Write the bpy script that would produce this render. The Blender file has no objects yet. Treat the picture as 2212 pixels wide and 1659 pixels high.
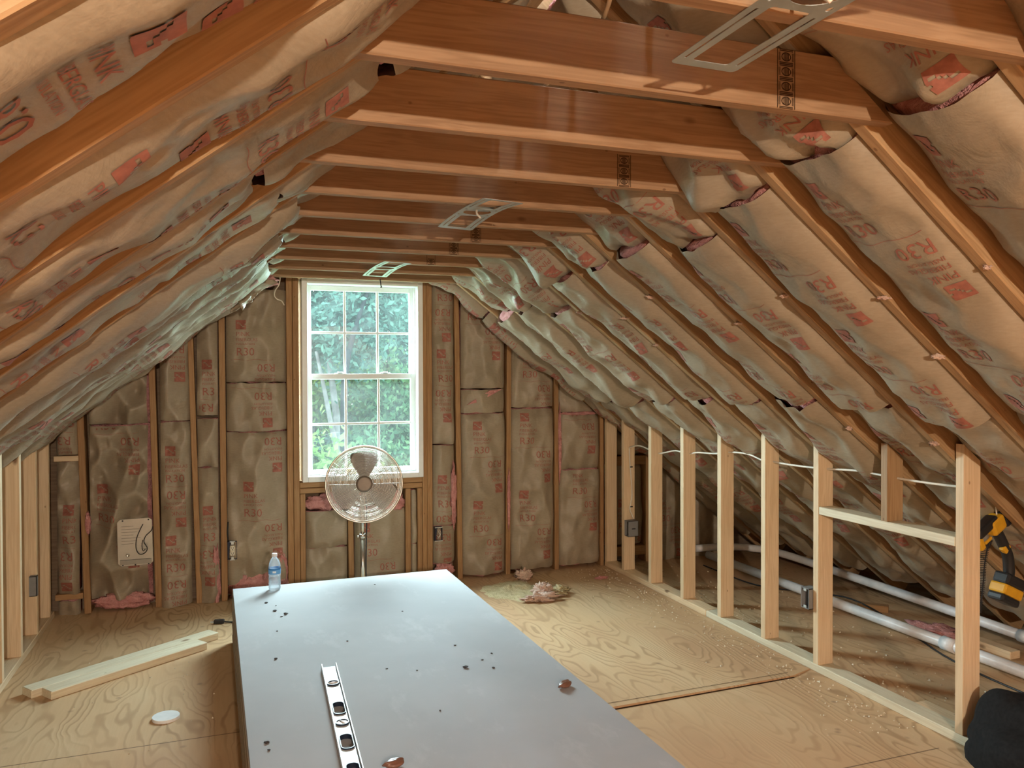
import bpy, bmesh, math, random
import numpy as np
from mathutils import Matrix, Vector

# ------------------------------------------------------------------ camera, world, light
SC = bpy.context.scene
COL = SC.collection
cam_data = bpy.data.cameras.new('camera')
cam = bpy.data.objects.new('camera', cam_data)
COL.objects.link(cam)
cam_data.sensor_width = 36.0
cam_data.lens = 1720.18 * 36.0 / 2212.0
cam_data.clip_start = 0.02
cam_data.clip_end = 300
_r, _u, _f = (0.940853, -0.3388, -0.003273), (0.007487, 0.011132, 0.99991), (0.338733, 0.940793, -0.01301)
cam.matrix_world = Matrix(((_r[0], _u[0], -_f[0], 0.0), (_r[1], _u[1], -_f[1], 0.0),
                           (_r[2], _u[2], -_f[2], 1.47169), (0, 0, 0, 1)))
SC.camera = cam
SC.view_settings.view_transform = 'Standard'
SC.view_settings.look = 'None'
SC.view_settings.gamma = 1.0
SC.view_settings.use_curve_mapping = False
SC.view_settings.exposure = 0.0
SKY_STRENGTH = 84.0
SKY_COLOR = (0.76, 0.92, 1.0)
LAMP_POS, LAMP_POWER, LAMP_COLOR = (0.20, -2.10, 1.83), 465.0, (1.0, 0.85, 0.68)

world = bpy.data.worlds.new('sky')
SC.world = world
world.use_nodes = True
_bg = world.node_tree.nodes['Background']
_bg.inputs['Color'].default_value = (*SKY_COLOR, 1)
_bg.inputs['Strength'].default_value = SKY_STRENGTH

pd = bpy.data.lights.new('window_portal', 'AREA')
pd.shape = 'RECTANGLE'
pd.size, pd.size_y = 0.80, 1.34
pd.cycles.is_portal = True
po = bpy.data.objects.new('window_portal', pd)
COL.objects.link(po)
po.location = (0.889, 5.64, 1.435)
po.rotation_euler = (math.radians(-90), 0, 0)

ld = bpy.data.lights.new('work_lamp', 'POINT')
ld.energy = LAMP_POWER
ld.color = LAMP_COLOR
ld.shadow_soft_size = 0.03
lo = bpy.data.objects.new('work_lamp', ld)
COL.objects.link(lo)
lo.location = LAMP_POS

# ------------------------------------------------------------------ layout numbers (metres)
XC = 0.868                 # ridge line
M_ = 0.781                 # roof slope
TH = math.atan(M_)
CO, SI = math.cos(TH), math.sin(TH)
ZR = 2.573                 # underside of the rafters at the ridge
ZJ = 2.083                 # underside of the ceiling joists
YW = 5.486                 # inner face of the gable framing
XL, XR = -0.987, 2.722     # faces of the knee walls


def yk(k):
    return 5.2246 - (10 - k) * 0.4064


def under(x):
    return ZR - M_ * abs(x - XC)


ORD = ['first', 'second', 'third', 'fourth', 'fifth', 'sixth', 'seventh', 'eighth', 'ninth', 'tenth',
       'eleventh', 'twelfth', 'thirteenth', 'fourteenth']

# ------------------------------------------------------------------ object helpers


def tag(o, label=None, cat=None, group=None, kind=None):
    if label:
        o['label'] = label
    if cat:
        o['category'] = cat
    if group:
        o['group'] = group
    if kind:
        o['kind'] = kind
    return o


WM = {}                    # world matrix of every object built


def link(name, me, mat=None, parent=None, M=None, smooth=False):
    o = bpy.data.objects.new(name, me)
    COL.objects.link(o)
    if mat is not None and not me.materials:
        me.materials.append(mat)
    M = M or Matrix.Identity(4)
    if parent is not None:
        o.parent = parent
        WM[o.name] = M.copy()
        M = WM[parent.name].inverted() @ M
    else:
        WM[o.name] = M.copy()
    o.matrix_basis = M
    if smooth:
        me.polygons.foreach_set('use_smooth', [True] * len(me.polygons))
    return o


def pyd(name, verts, faces, mat=None, parent=None, M=None, smooth=False):
    me = bpy.data.meshes.new(name)
    me.from_pydata([tuple(map(float, v)) for v in verts], [], [tuple(map(int, f)) for f in faces])
    me.update()
    return link(name, me, mat, parent, M, smooth)


def empty(name, loc):
    o = bpy.data.objects.new(name, None)
    COL.objects.link(o)
    o.location = loc
    o.empty_display_size = 0.1
    WM[o.name] = Matrix.Translation(loc)
    return o


def from_bm(name, bm, mat=None, parent=None, M=None, smooth=False):
    me = bpy.data.meshes.new(name)
    bm.normal_update()
    bm.to_mesh(me)
    bm.free()
    return link(name, me, mat, parent, M, smooth)


def frame(o, x, y):
    """matrix with local X, Y along the given directions, origin o"""
    x = Vector(x).normalized()
    z = x.cross(Vector(y)).normalized()
    y = z.cross(x)
    m = Matrix((x, y, z)).transposed().to_4x4()
    m.translation = Vector(o)
    return m


def bm_box(bm, lo, hi, bev=0.0, seg=1):
    vs = [bm.verts.new((x, y, z)) for x in (lo[0], hi[0]) for y in (lo[1], hi[1]) for z in (lo[2], hi[2])]
    idx = [(0, 1, 3, 2), (4, 6, 7, 5), (0, 4, 5, 1), (2, 3, 7, 6), (0, 2, 6, 4), (1, 5, 7, 3)]
    fs = [bm.faces.new([vs[i] for i in f]) for f in idx]
    if bev > 0:
        es = list({e for f in fs for e in f.edges})
        bmesh.ops.bevel(bm, geom=es, offset=bev, segments=seg, affect='EDGES', profile=0.5, clamp_overlap=True)
    return vs


def box(name, lo, hi, mat, parent=None, bev=0.002, M=None, seg=1, smooth=False):
    bm = bmesh.new()
    c = [(a + b) / 2 for a, b in zip(lo, hi)]
    h = [abs(b - a) / 2 for a, b in zip(lo, hi)]
    bm_box(bm, [-v for v in h], h, bev, seg)
    return from_bm(name, bm, mat, parent, M or Matrix.Translation(c), smooth)


def prism(name, poly, thick, mat, M, parent=None, bev=0.002):
    """polygon in local XY, extruded along local Z by thick"""
    bm = bmesh.new()
    a = [bm.verts.new((x, y, 0)) for x, y in poly]
    b = [bm.verts.new((x, y, thick)) for x, y in poly]
    n = len(poly)
    bm.faces.new(a[::-1])
    bm.faces.new(b)
    for i in range(n):
        bm.faces.new((a[i], a[(i + 1) % n], b[(i + 1) % n], b[i]))
    bmesh.ops.recalc_face_normals(bm, faces=bm.faces)
    if bev:
        bmesh.ops.bevel(bm, geom=list(bm.edges), offset=bev, segments=1, affect='EDGES', clamp_overlap=True)
    return from_bm(name, bm, mat, parent, M)


def board(name, p0, p1, w, t, wdir, mat, parent=None, bev=0.003):
    """straight board from p0 to p1 (centres of its ends); w along wdir, t across"""
    p0, p1 = Vector(p0), Vector(p1)
    L = (p1 - p0).length
    M = frame((p0 + p1) / 2, p1 - p0, wdir)
    bm = bmesh.new()
    bm_box(bm, (-L / 2, -w / 2, -t / 2), (L / 2, w / 2, t / 2), bev)
    return from_bm(name, bm, mat, parent, M)


def tube_mesh(pts, r, n=8, closed=False, caps=True):
    pts = [Vector(p) for p in pts]
    V, F = [], []
    m = len(pts)
    prev = None
    for i, p in enumerate(pts):
        if closed:
            d = pts[(i + 1) % m] - pts[i - 1]
        else:
            d = pts[min(i + 1, m - 1)] - pts[max(i - 1, 0)]
        d.normalize()
        if prev is None:
            a = d.orthogonal().normalized()
        else:
            a = prev - d * prev.dot(d)
            a.normalize()
        prev = a
        b = d.cross(a)
        rr = r[i] if isinstance(r, (list, tuple)) else r
        for k in range(n):
            t = 2 * math.pi * k / n
            V.append(p + a * (rr * math.cos(t)) + b * (rr * math.sin(t)))
    for i in range(m if closed else m - 1):
        j = (i + 1) % m
        for k in range(n):
            F.append((i * n + k, i * n + (k + 1) % n, j * n + (k + 1) % n, j * n + k))
    if caps and not closed:
        F.append(tuple(range(n))[::-1])
        F.append(tuple((m - 1) * n + k for k in range(n)))
    return V, F


def tube(name, pts, r, mat, parent=None, n=8, closed=False):
    V, F = tube_mesh(pts, r, n, closed)
    return pyd(name, V, F, mat, parent, smooth=True)


def smooth_path(ctrl, per=8):
    """Catmull-Rom through the control points"""
    P = [Vector(c) for c in ctrl]
    P = [P[0] * 2 - P[1]] + P + [P[-1] * 2 - P[-2]]
    out = []
    for i in range(1, len(P) - 2):
        for s in range(per):
            t = s / per
            a, b, c, d = P[i - 1], P[i], P[i + 1], P[i + 2]
            out.append(0.5 * ((2 * b) + (c - a) * t + (2 * a - 5 * b + 4 * c - d) * t * t + (3 * b - a - 3 * c + d) * t ** 3))
    out.append(P[-2])
    return out


def lathe_mesh(prof, n=24):
    V, F = [], []
    for r, z in prof:
        for k in range(n):
            t = 2 * math.pi * k / n
            V.append((r * math.cos(t), r * math.sin(t), z))
    for i in range(len(prof) - 1):
        for k in range(n):
            F.append((i * n + k, i * n + (k + 1) % n, (i + 1) * n + (k + 1) % n, (i + 1) * n + k))
    F.append(tuple(range(n))[::-1])
    F.append(tuple((len(prof) - 1) * n + k for k in range(n)))
    return V, F


def lathe(name, prof, mat, parent=None, M=None, n=24, smooth=True):
    V, F = lathe_mesh(prof, n)
    return pyd(name, V, F, mat, parent, M, smooth)


def sheet_mesh(outer, holes, thick, res=8):
    """flat plate with holes (2D outlines), returned as (verts, faces)"""
    cu = bpy.data.curves.new('tmp', 'CURVE')
    cu.dimensions = '2D'
    cu.fill_mode = 'BOTH'
    cu.extrude = thick / 2
    for pts in [outer] + holes:
        sp = cu.splines.new('POLY')
        sp.points.add(len(pts) - 1)
        for q, (x, y) in zip(sp.points, pts):
            q.co = (x, y, 0, 1)
        sp.use_cyclic_u = True
    ob = bpy.data.objects.new('tmp', cu)
    me = bpy.data.meshes.new_from_object(ob)
    V = [tuple(v.co) for v in me.vertices]
    F = [tuple(p.vertices) for p in me.polygons]
    bpy.data.objects.remove(ob)
    bpy.data.curves.remove(cu)
    bpy.data.meshes.remove(me)
    return V, F


def rrect(x0, y0, x1, y1, r, n=5):
    out = []
    for cx, cy, a0 in ((x1 - r, y0 + r, -90), (x1 - r, y1 - r, 0), (x0 + r, y1 - r, 90), (x0 + r, y0 + r, 180)):
        for i in range(n + 1):
            a = math.radians(a0 + 90 * i / n)
            out.append((cx + r * math.cos(a), cy + r * math.sin(a)))
    return out


def circle(cx, cy, r, n=32):
    return [(cx + r * math.cos(2 * math.pi * i / n), cy + r * math.sin(2 * math.pi * i / n)) for i in range(n)]


# ------------------------------------------------------------------ noise (numpy)
_RNG = np.random.RandomState(11)
_TAB = _RNG.rand(65536)


def vnoise(x, y, seed=0):
    x = np.asarray(x, float) + 1000.0
    y = np.asarray(y, float) + 1000.0
    xi, yi = np.floor(x).astype(int), np.floor(y).astype(int)
    fx, fy = x - xi, y - yi
    fx, fy = fx * fx * (3 - 2 * fx), fy * fy * (3 - 2 * fy)

    def h(a, b):
        return _TAB[(a * 1619 + b * 31337 + seed * 6971 + (a * b) % 97 * 13) & 65535]
    return ((h(xi, yi) * (1 - fx) + h(xi + 1, yi) * fx) * (1 - fy) + (h(xi, yi + 1) * (1 - fx) + h(xi + 1, yi + 1) * fx) * fy) * 2 - 1


# ------------------------------------------------------------------ materials


class NT:
    def __init__(self, name):
        self.mat = bpy.data.materials.new(name)
        self.mat.use_nodes = True
        self.t = self.mat.node_tree
        self.t.nodes.clear()
        self.out = self.t.nodes.new('ShaderNodeOutputMaterial')

    def n(self, typ, ins=None, **kw):
        nd = self.t.nodes.new(typ)
        for k, v in kw.items():
            setattr(nd, k, v)
        for k, v in (ins or {}).items():
            s = nd.inputs[k]
            if hasattr(v, 'bl_idname') and hasattr(v, 'outputs'):
                self.t.links.new(v.outputs[0], s)
            elif isinstance(v, bpy.types.NodeSocket):
                self.t.links.new(v, s)
            else:
                s.default_value = v
        return nd

    def coords(self, kind='Object', scale=(1, 1, 1), rand=True):
        tc = self.n('ShaderNodeTexCoord')
        v = tc.outputs[kind]
        if rand:
            oi = self.n('ShaderNodeObjectInfo')
            m = self.n('ShaderNodeMath', {0: oi.outputs['Random'], 1: 40.0}, operation='MULTIPLY')
            v = self.n('ShaderNodeVectorMath', {0: v, 1: m}, operation='ADD').outputs[0]
        return self.n('ShaderNodeVectorMath', {0: v, 1: scale}, operation='MULTIPLY').outputs[0]

    def noise(self, vec, scale, detail=3.0, rough=0.55, dist=0.0):
        return self.n('ShaderNodeTexNoise', {'Vector': vec, 'Scale': scale, 'Detail': detail, 'Roughness': rough, 'Distortion': dist})

    def ramp(self, fac, stops):
        r = self.n('ShaderNodeValToRGB', {'Fac': fac})
        e = r.color_ramp.elements
        while len(e) < len(stops):
            e.new(0.5)
        for el, (p, c) in zip(e, stops):
            el.position = p
            el.color = (*c, 1) if len(c) == 3 else c
        return r

    def math(self, op, a, b=0.0, c=None):
        d = {0: a, 1: b}
        if c is not None:
            d[2] = c
        return self.n('ShaderNodeMath', d, operation=op).outputs[0]

    def mix(self, fac, a, b, mode='MIX'):
        nd = self.n('ShaderNodeMix', data_type='RGBA', blend_type=mode)
        for k, v in ((0, fac), (6, a), (7, b)):
            s = nd.inputs[k]
            if isinstance(v, bpy.types.NodeSocket):
                self.t.links.new(v, s)
            elif hasattr(v, 'outputs'):
                self.t.links.new(v.outputs[0], s)
            else:
                s.default_value = (*v, 1) if isinstance(v, (tuple, list)) and len(v) == 3 else v
        return nd.outputs[2]

    def bump(self, h, strength=0.3, dist=0.01):
        return self.n('ShaderNodeBump', {'Height': h, 'Strength': strength, 'Distance': dist}).outputs[0]

    def pbsdf(self, color, rough=0.6, normal=None, metal=0.0, spec=0.3, **kw):
        ins = {'Base Color': color if not (isinstance(color, tuple) and len(color) == 3) else (*color, 1),
               'Roughness': rough, 'Metallic': metal, 'Specular IOR Level': spec}
        if normal is not None:
            ins['Normal'] = normal
        ins.update(kw)
        b = self.n('ShaderNodeBsdfPrincipled', ins)
        self.t.links.new(b.outputs[0], self.out.inputs[0])
        return b


def mat_plain(name, color, rough=0.5, metal=0.0, spec=0.4, vary=0.06, scale=30.0):
    m = NT(name)
    v = m.coords('Object')
    ns = m.noise(v, scale)
    lo = tuple(c * (1 - vary) for c in color)
    hi = tuple(min(1, c * (1 + vary)) for c in color)
    col = m.ramp(ns.outputs[0], [(0.3, lo), (0.7, hi)])
    m.pbsdf(col.outputs[0], rough, None, metal, spec)
    return m.mat


def mat_wood(name, base, dark, knot=(0.12, 0.05, 0.02), grain=1.0, rough=0.6, tint=0.15, knots=True):
    """sawn lumber, grain along local X"""
    m = NT(name)
    v = m.coords('Object', (1, 1, 1))
    w = m.n('ShaderNodeVectorMath', {0: v, 1: (0.9, 16.0, 16.0)}, operation='MULTIPLY').outputs[0]
    warp = m.noise(m.n('ShaderNodeVectorMath', {0: v, 1: (1.3, 5.0, 5.0)}, operation='MULTIPLY').outputs[0], 1.0, 2.0)
    off = m.n('ShaderNodeVectorMath', {0: w, 1: warp.outputs[1]}, operation='ADD').outputs[0]
    g1 = m.noise(off, 1.6, 3.0, 0.6)
    bands = m.math('SINE', m.math('MULTIPLY', g1.outputs[0], 34.0))
    fine = m.noise(m.n('ShaderNodeVectorMath', {0: v, 1: (3.0, 160.0, 160.0)}, operation='MULTIPLY').outputs[0], 1.0, 2.0)
    fac = m.math('ADD', m.math('MULTIPLY', bands, 0.16 * grain), m.math('MULTIPLY', fine.outputs[0], 0.55))
    fac = m.math('ADD', fac, m.math('MULTIPLY', m.noise(v, 2.2, 2.0).outputs[0], 0.45))
    c = m.ramp(fac, [(0.25, dark), (0.72, base)]).outputs[0]
    oi = m.n('ShaderNodeObjectInfo')
    hs = m.n('ShaderNodeHueSaturation', {'Hue': 0.5, 'Saturation': 1.0, 'Color': c,
             'Value': m.math('ADD', m.math('MULTIPLY', oi.outputs['Random'], tint), 1.0 - tint / 2)}).outputs[0]
    c = hs
    if knots:
        kv = m.n('ShaderNodeVectorMath', {0: v, 1: (2.6, 5.2, 5.2)}, operation='MULTIPLY').outputs[0]
        vo = m.n('ShaderNodeTexVoronoi', {'Vector': kv, 'Scale': 1.0, 'Randomness': 1.0}, feature='F1')
        k = m.n('ShaderNodeMapRange', {'Value': vo.outputs['Distance'], 'From Min': 0.035, 'From Max': 0.085, 'To Min': 0.9, 'To Max': 0.0}).outputs[0]
        c = m.mix(k, c, knot)
        vo2 = m.n('ShaderNodeTexVoronoi', {'Vector': m.n('ShaderNodeVectorMath', {0: v, 1: (7.1, 11.0, 11.0)}, operation='MULTIPLY').outputs[0], 'Scale': 1.0}, feature='F1')
        k2 = m.n('ShaderNodeMapRange', {'Value': vo2.outputs['Distance'], 'From Min': 0.03, 'From Max': 0.06, 'To Min': 0.6, 'To Max': 0.0}).outputs[0]
        c = m.mix(k2, c, knot)
    m.pbsdf(c, rough, m.bump(fac, 0.15, 0.002), 0.0, 0.25)
    return m.mat


def mat_plywood(name):
    """sheathing plywood, figure running along world Y, with two panel seams"""
    m = NT(name)
    v = m.coords('Object', (1, 1, 1), rand=False)
    a = m.n('ShaderNodeVectorMath', {0: v, 1: (4.0, 0.95, 1.0)}, operation='MULTIPLY').outputs[0]
    wn = m.noise(m.n('ShaderNodeVectorMath', {0: v, 1: (6.0, 4.0, 1.0)}, operation='MULTIPLY').outputs[0], 1.0, 2.0)
    a2 = m.n('ShaderNodeVectorMath', {0: a, 1: m.n('ShaderNodeVectorMath', {0: wn.outputs[1], 1: (0.22, 0.22, 0.0)}, operation='MULTIPLY').outputs[0]}, operation='ADD').outputs[0]
    n1 = m.noise(a2, 0.9, 1.6, 0.5)
    s = m.math('SINE', m.math('MULTIPLY', n1.outputs[0], 150.0))
    line = m.n('ShaderNodeMapRange', {'Value': s, 'From Min': 0.35, 'From Max': 1.0, 'To Min': 0.0, 'To Max': 1.0}).outputs[0]
    blot = m.noise(m.n('ShaderNodeVectorMath', {0: v, 1: (1.6, 0.7, 1.0)}, operation='MULTIPLY').outputs[0], 1.0, 3.0)
    fine = m.noise(m.n('ShaderNodeVectorMath', {0: v, 1: (90.0, 5.0, 1.0)}, operation='MULTIPLY').outputs[0], 1.0, 2.0)
    base = m.ramp(blot.outputs[0], [(0.30, (0.50, 0.30, 0.17)), (0.50, (0.61, 0.41, 0.235)), (0.70, (0.66, 0.49, 0.305))]).outputs[0]
    msk = m.n('ShaderNodeMapRange', {'Value': m.noise(v, 1.3, 2.0).outputs[0], 'From Min': 0.38, 'From Max': 0.62, 'To Min': 0.15, 'To Max': 0.65}).outputs[0]
    c = m.mix(m.math('MULTIPLY', line, msk), base, (0.30, 0.175, 0.085))
    c = m.mix(m.math('MULTIPLY', fine.outputs[0], 0.35), c, (0.40, 0.26, 0.14))
    sp = m.n('ShaderNodeTexVoronoi', {'Vector': v, 'Scale': 7.0}, feature='F1')
    k = m.n('ShaderNodeMapRange', {'Value': sp.outputs['Distance'], 'From Min': 0.03, 'From Max': 0.12, 'To Min': 0.55, 'To Max': 0.0}).outputs[0]
    c = m.mix(k, c, (0.22, 0.14, 0.09))
    xyz = m.n('ShaderNodeSeparateXYZ', {0: v})

    def seam(yc, xa, xb):
        d = m.math('ABSOLUTE', m.math('SUBTRACT', xyz.outputs[1], yc))
        on = m.math('LESS_THAN', d, 0.003)
        on = m.math('MULTIPLY', on, m.math('GREATER_THAN', xyz.outputs[0], xa))
        return m.math('MULTIPLY', on, m.math('LESS_THAN', xyz.outputs[0], xb))
    sm = m.math('MAXIMUM', seam(3.45, -3.0, 0.6), seam(2.352, 2.1, 2.62))
    c = m.mix(m.math('MULTIPLY', sm, 0.8), c, (0.10, 0.055, 0.03))
    m.pbsdf(c, 0.62, m.bump(s, 0.08, 0.003), 0.0, 0.25)
    return m.mat


def mat_paper(name):
    m = NT(name)
    v = m.coords('Object')
    n1 = m.noise(v, 3.0, 4.0)
    n2 = m.noise(v, 26.0, 4.0, 0.6)
    xs = m.noise(m.n('ShaderNodeVectorMath', {0: v, 1: (40.0, 40.0, 190.0)}, operation='MULTIPLY').outputs[0], 1.0, 2.0)
    f = m.math('ADD', m.math('MULTIPLY', n1.outputs[0], 0.7), m.math('MULTIPLY', xs.outputs[0], 0.35))
    c = m.ramp(f, [(0.30, (0.262, 0.208, 0.142)), (0.72, (0.375, 0.312, 0.225))]).outputs[0]
    cr = m.noise(v, 9.0, 5.0, 0.6, 0.8)
    m.pbsdf(c, 0.46, m.bump(m.math('ADD', m.math('MULTIPLY', n2.outputs[0], 0.4), cr.outputs[0]), 0.35, 0.012), 0.0, 0.45)
    return m.mat


def mat_wool(name, a, b):
    m = NT(name)
    v = m.coords('Object')
    n1 = m.noise(v, 22.0, 5.0, 0.65)
    n2 = m.noise(v, 120.0, 3.0)
    c = m.ramp(n1.outputs[0], [(0.3, a), (0.7, b)]).outputs[0]
    m.pbsdf(c, 0.95, m.bump(m.math('ADD', n1.outputs[0], m.math('MULTIPLY', n2.outputs[0], 0.4)), 0.7, 0.03), 0.0, 0.1)
    return m.mat


def mat_drywall(name):
    m = NT(name)
    v = m.coords('Object')
    n1 = m.noise(v, 2.0, 4.0)
    n2 = m.noise(m.n('ShaderNodeVectorMath', {0: v, 1: (7.0, 3.0, 1.0)}, operation='MULTIPLY').outputs[0], 1.0, 6.0, 0.7)
    c = m.ramp(n1.outputs[0], [(0.3, (0.375, 0.385, 0.405)), (0.7, (0.435, 0.444, 0.465))]).outputs[0]
    sc = m.n('ShaderNodeMapRange', {'Value': n2.outputs[0], 'From Min': 0.56, 'From Max': 0.74, 'To Min': 0.0, 'To Max': 0.35}).outputs[0]
    c = m.mix(sc, c, (0.60, 0.61, 0.63))
    m.pbsdf(c, 0.75, None, 0.0, 0.25)
    return m.mat


def mat_leaf(name, cols):
    m = NT(name)
    g = m.n('ShaderNodeNewGeometry')
    c = m.ramp(g.outputs['Random Per Island'], [(i / (len(cols) - 1), q) for i, q in enumerate(cols)])
    d = m.n('ShaderNodeBsdfDiffuse', {'Color': c.outputs[0]})
    t = m.n('ShaderNodeBsdfTranslucent', {'Color': c.outputs[0]})
    mx = m.n('ShaderNodeMixShader', {0: 0.4, 1: d, 2: t})
    m.t.links.new(mx.outputs[0], m.out.inputs[0])
    return m.mat


def mat_pane(name):
    m = NT(name)
    t = m.n('ShaderNodeBsdfTransparent', {'Color': (0.93, 0.97, 0.95, 1)})
    g = m.n('ShaderNodeBsdfGlossy', {'Color': (1, 1, 1, 1), 'Roughness': 0.02})
    tr = m.n('ShaderNodeBsdfTranslucent', {'Color': (0.8, 0.95, 0.92, 1)})
    v = m.coords('Object')
    haze = m.math('MULTIPLY', m.noise(v, 6.0, 4.0).outputs[0], 0.010)  # hazy veil mixed into the glass to pale the view outside
    a = m.n('ShaderNodeMixShader', {0: haze, 1: t, 2: tr})
    b = m.n('ShaderNodeMixShader', {0: 0.04, 1: a, 2: g})
    m.t.links.new(b.outputs[0], m.out.inputs[0])
    return m.mat


def mat_clear(name, color=(1, 1, 1), rough=0.02, ior=1.33):
    m = NT(name)
    t = m.n('ShaderNodeBsdfTransparent', {'Color': (*[c * 0.93 for c in color], 1)})
    g = m.n('ShaderNodeBsdfGlossy', {'Color': (1, 1, 1, 1), 'Roughness': rough})
    r = m.n('ShaderNodeBsdfRefraction', {'Color': (*color, 1), 'Roughness': rough, 'IOR': ior})
    lw = m.n('ShaderNodeLayerWeight', {'Blend': 0.25})
    a = m.n('ShaderNodeMixShader', {0: 0.18, 1: t, 2: r})
    b = m.n('ShaderNodeMixShader', {0: lw.outputs['Fresnel'], 1: a, 2: g})
    tl = m.n('ShaderNodeBsdfTranslucent', {'Color': (0.9, 0.95, 1.0, 1)})
    c = m.n('ShaderNodeMixShader', {0: 0.10, 1: b, 2: tl})
    m.t.links.new(c.outputs[0], m.out.inputs[0])
    return m.mat


W_OLD = mat_wood('aged_pine', (0.42, 0.27, 0.14), (0.31, 0.185, 0.09), (0.10, 0.035, 0.012))
W_JOIST = mat_wood('joist_pine', (0.39, 0.24, 0.135), (0.285, 0.165, 0.088), (0.09, 0.035, 0.014))
W_GABLE = mat_wood('gable_pine', (0.40, 0.235, 0.11), (0.31, 0.165, 0.07), (0.10, 0.04, 0.015))
W_NEW = mat_wood('fresh_spruce', (0.74, 0.58, 0.385), (0.62, 0.455, 0.28), (0.17, 0.08, 0.035), 0.8)
W_PALE = mat_wood('pale_spruce', (0.72, 0.66, 0.50), (0.60, 0.52, 0.37), (0.25, 0.16, 0.08), 0.8)
PLY = mat_plywood('plywood_floor')
PLY_D = mat_wood('roof_plywood', (0.36, 0.20, 0.09), (0.26, 0.13, 0.055), knots=False)
PAPER = mat_paper('kraft_paper')
PRINT = mat_plain('red_print', (0.335, 0.130, 0.095), 0.6, 0, 0.2, 0.22, 45.0)
PINK = mat_wool('pink_wool', (0.50, 0.20, 0.19), (0.72, 0.38, 0.36))
PINK_P = mat_wool('pale_pink_wool', (0.62, 0.40, 0.32), (0.78, 0.60, 0.50))
CREAM = mat_wool('cream_wool', (0.50, 0.40, 0.22), (0.68, 0.57, 0.36))
DRY = mat_drywall('drywall_paper')
DRY_E = mat_plain('gypsum_edge', (0.50, 0.46, 0.40), 0.9)
VINYL = mat_plain('white_vinyl', (0.80, 0.84, 0.83), 0.35, 0, 0.5, 0.02)
PANE = mat_pane('window_glass')
STEEL = mat_plain('galvanised_steel', (0.50, 0.53, 0.52), 0.45, 0.75, 0.5, 0.1, 20.0)
CHROME = mat_plain('brushed_nickel', (0.50, 0.475, 0.43), 0.27, 1.0, 0.5, 0.05)
BLADE = mat_plain('fan_blade_metal', (0.24, 0.205, 0.17), 0.35, 0.7, 0.5, 0.05)
BLACK = mat_plain('black_plastic', (0.020, 0.020, 0.022), 0.45)
CLOTH = mat_plain('black_cloth', (0.012, 0.0115, 0.012), 0.9, 0, 0.15, 0.3, 60.0)
YELLOW = mat_plain('yellow_plastic', (0.62, 0.33, 0.02), 0.45)
PVC = mat_plain('white_pvc', (0.80, 0.80, 0.82), 0.3)
GREYBOX = mat_plain('grey_plastic', (0.22, 0.22, 0.22), 0.5)
BLUEBOX = mat_plain('dark_blue_plastic', (0.015, 0.022, 0.05), 0.5)
IVORY = mat_plain('ivory_plastic', (0.72, 0.68, 0.55), 0.4)
CABLE = mat_plain('white_cable_jacket', (0.74, 0.68, 0.58), 0.5)
WIRE = mat_plain('black_wire', (0.02, 0.018, 0.016), 0.5)
INK = mat_plain('black_ink', (0.045, 0.026, 0.014), 0.8, 0, 0.1)
ALU = mat_plain('aluminium', (0.78, 0.82, 0.84), 0.45, 0.25, 0.5, 0.04)
NAVY = mat_plain('dark_navy_plastic', (0.012, 0.022, 0.045), 0.4)
AMBER = mat_plain('brown_vial', (0.13, 0.055, 0.04), 0.2)
CLEAR = mat_clear('clear_plastic')
LABEL = mat_plain('blue_label', (0.16, 0.42, 0.75), 0.4)
LABEL_D = mat_plain('deep_blue_label', (0.03, 0.20, 0.52), 0.4)
WHITE = mat_plain('white_plastic', (0.82, 0.85, 0.87), 0.4)
BROWN = mat_plain('brown_film', (0.20, 0.10, 0.07), 0.3)
CRUMB = mat_plain('pale_crumbs', (0.72, 0.64, 0.50), 0.8)
DARKBIT = mat_plain('dark_bits', (0.04, 0.03, 0.028), 0.8)
SILLBOX = mat_plain('tan_card', (0.66, 0.50, 0.26), 0.7)
BARK = mat_plain('grey_bark', (0.013, 0.013, 0.0125), 0.95, 0, 0.0, 0.4, 8.0)
BARK_D = mat_plain('dark_bark', (0.0022, 0.0024, 0.0028), 0.95, 0, 0.0, 0.4, 8.0)
GRASS = mat_plain('meadow', (0.03, 0.05, 0.02), 0.95, 0, 0.1, 0.3, 2.0)
SHEATH = mat_wood('wall_sheathing', (0.22, 0.15, 0.09), (0.16, 0.10, 0.06), knots=False)

# ------------------------------------------------------------------ the shell
tag(box('floor', (-3.45, -3.3, -0.08), (5.2, 5.62, 0.0), PLY, bev=0, M=Matrix.Translation((0, 0, 0))), kind='structure')
fl = bpy.data.objects['floor']
fl.data.clear_geometry()
_fv = [(x, y, z) for x in (-3.45, 5.2) for y in (-3.3, 5.62) for z in (-0.08, 0.0)]
fl.data.from_pydata(_fv, [], [(0, 1, 3, 2), (4, 6, 7, 5), (0, 4, 5, 1), (2, 3, 7, 6), (0, 2, 6, 4), (1, 5, 7, 3)])


def roof_pt(s, v, d):
    """point on one roof slope: v along the slope from the ridge, d into the room"""
    return (XC + s * CO * v - s * SI * d, ZR - SI * v - CO * d)


bm = bmesh.new()
for s in (-1, 1):
    pts = [roof_pt(s, -0.15, -0.240), roof_pt(s, 4.62, -0.240), roof_pt(s, 4.62, -0.262), roof_pt(s, -0.15, -0.262)]
    A = [bm.verts.new((x, -3.3, z)) for x, z in pts]
    B = [bm.verts.new((x, 5.64, z)) for x, z in pts]
    bm.faces.new(A)
    bm.faces.new(B[::-1])
    for i in range(4):
        bm.faces.new((A[i], B[i], B[(i + 1) % 4], A[(i + 1) % 4]))
bmesh.ops.recalc_face_normals(bm, faces=bm.faces)
tag(from_bm('ceiling', bm, PLY_D), kind='structure')


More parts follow.
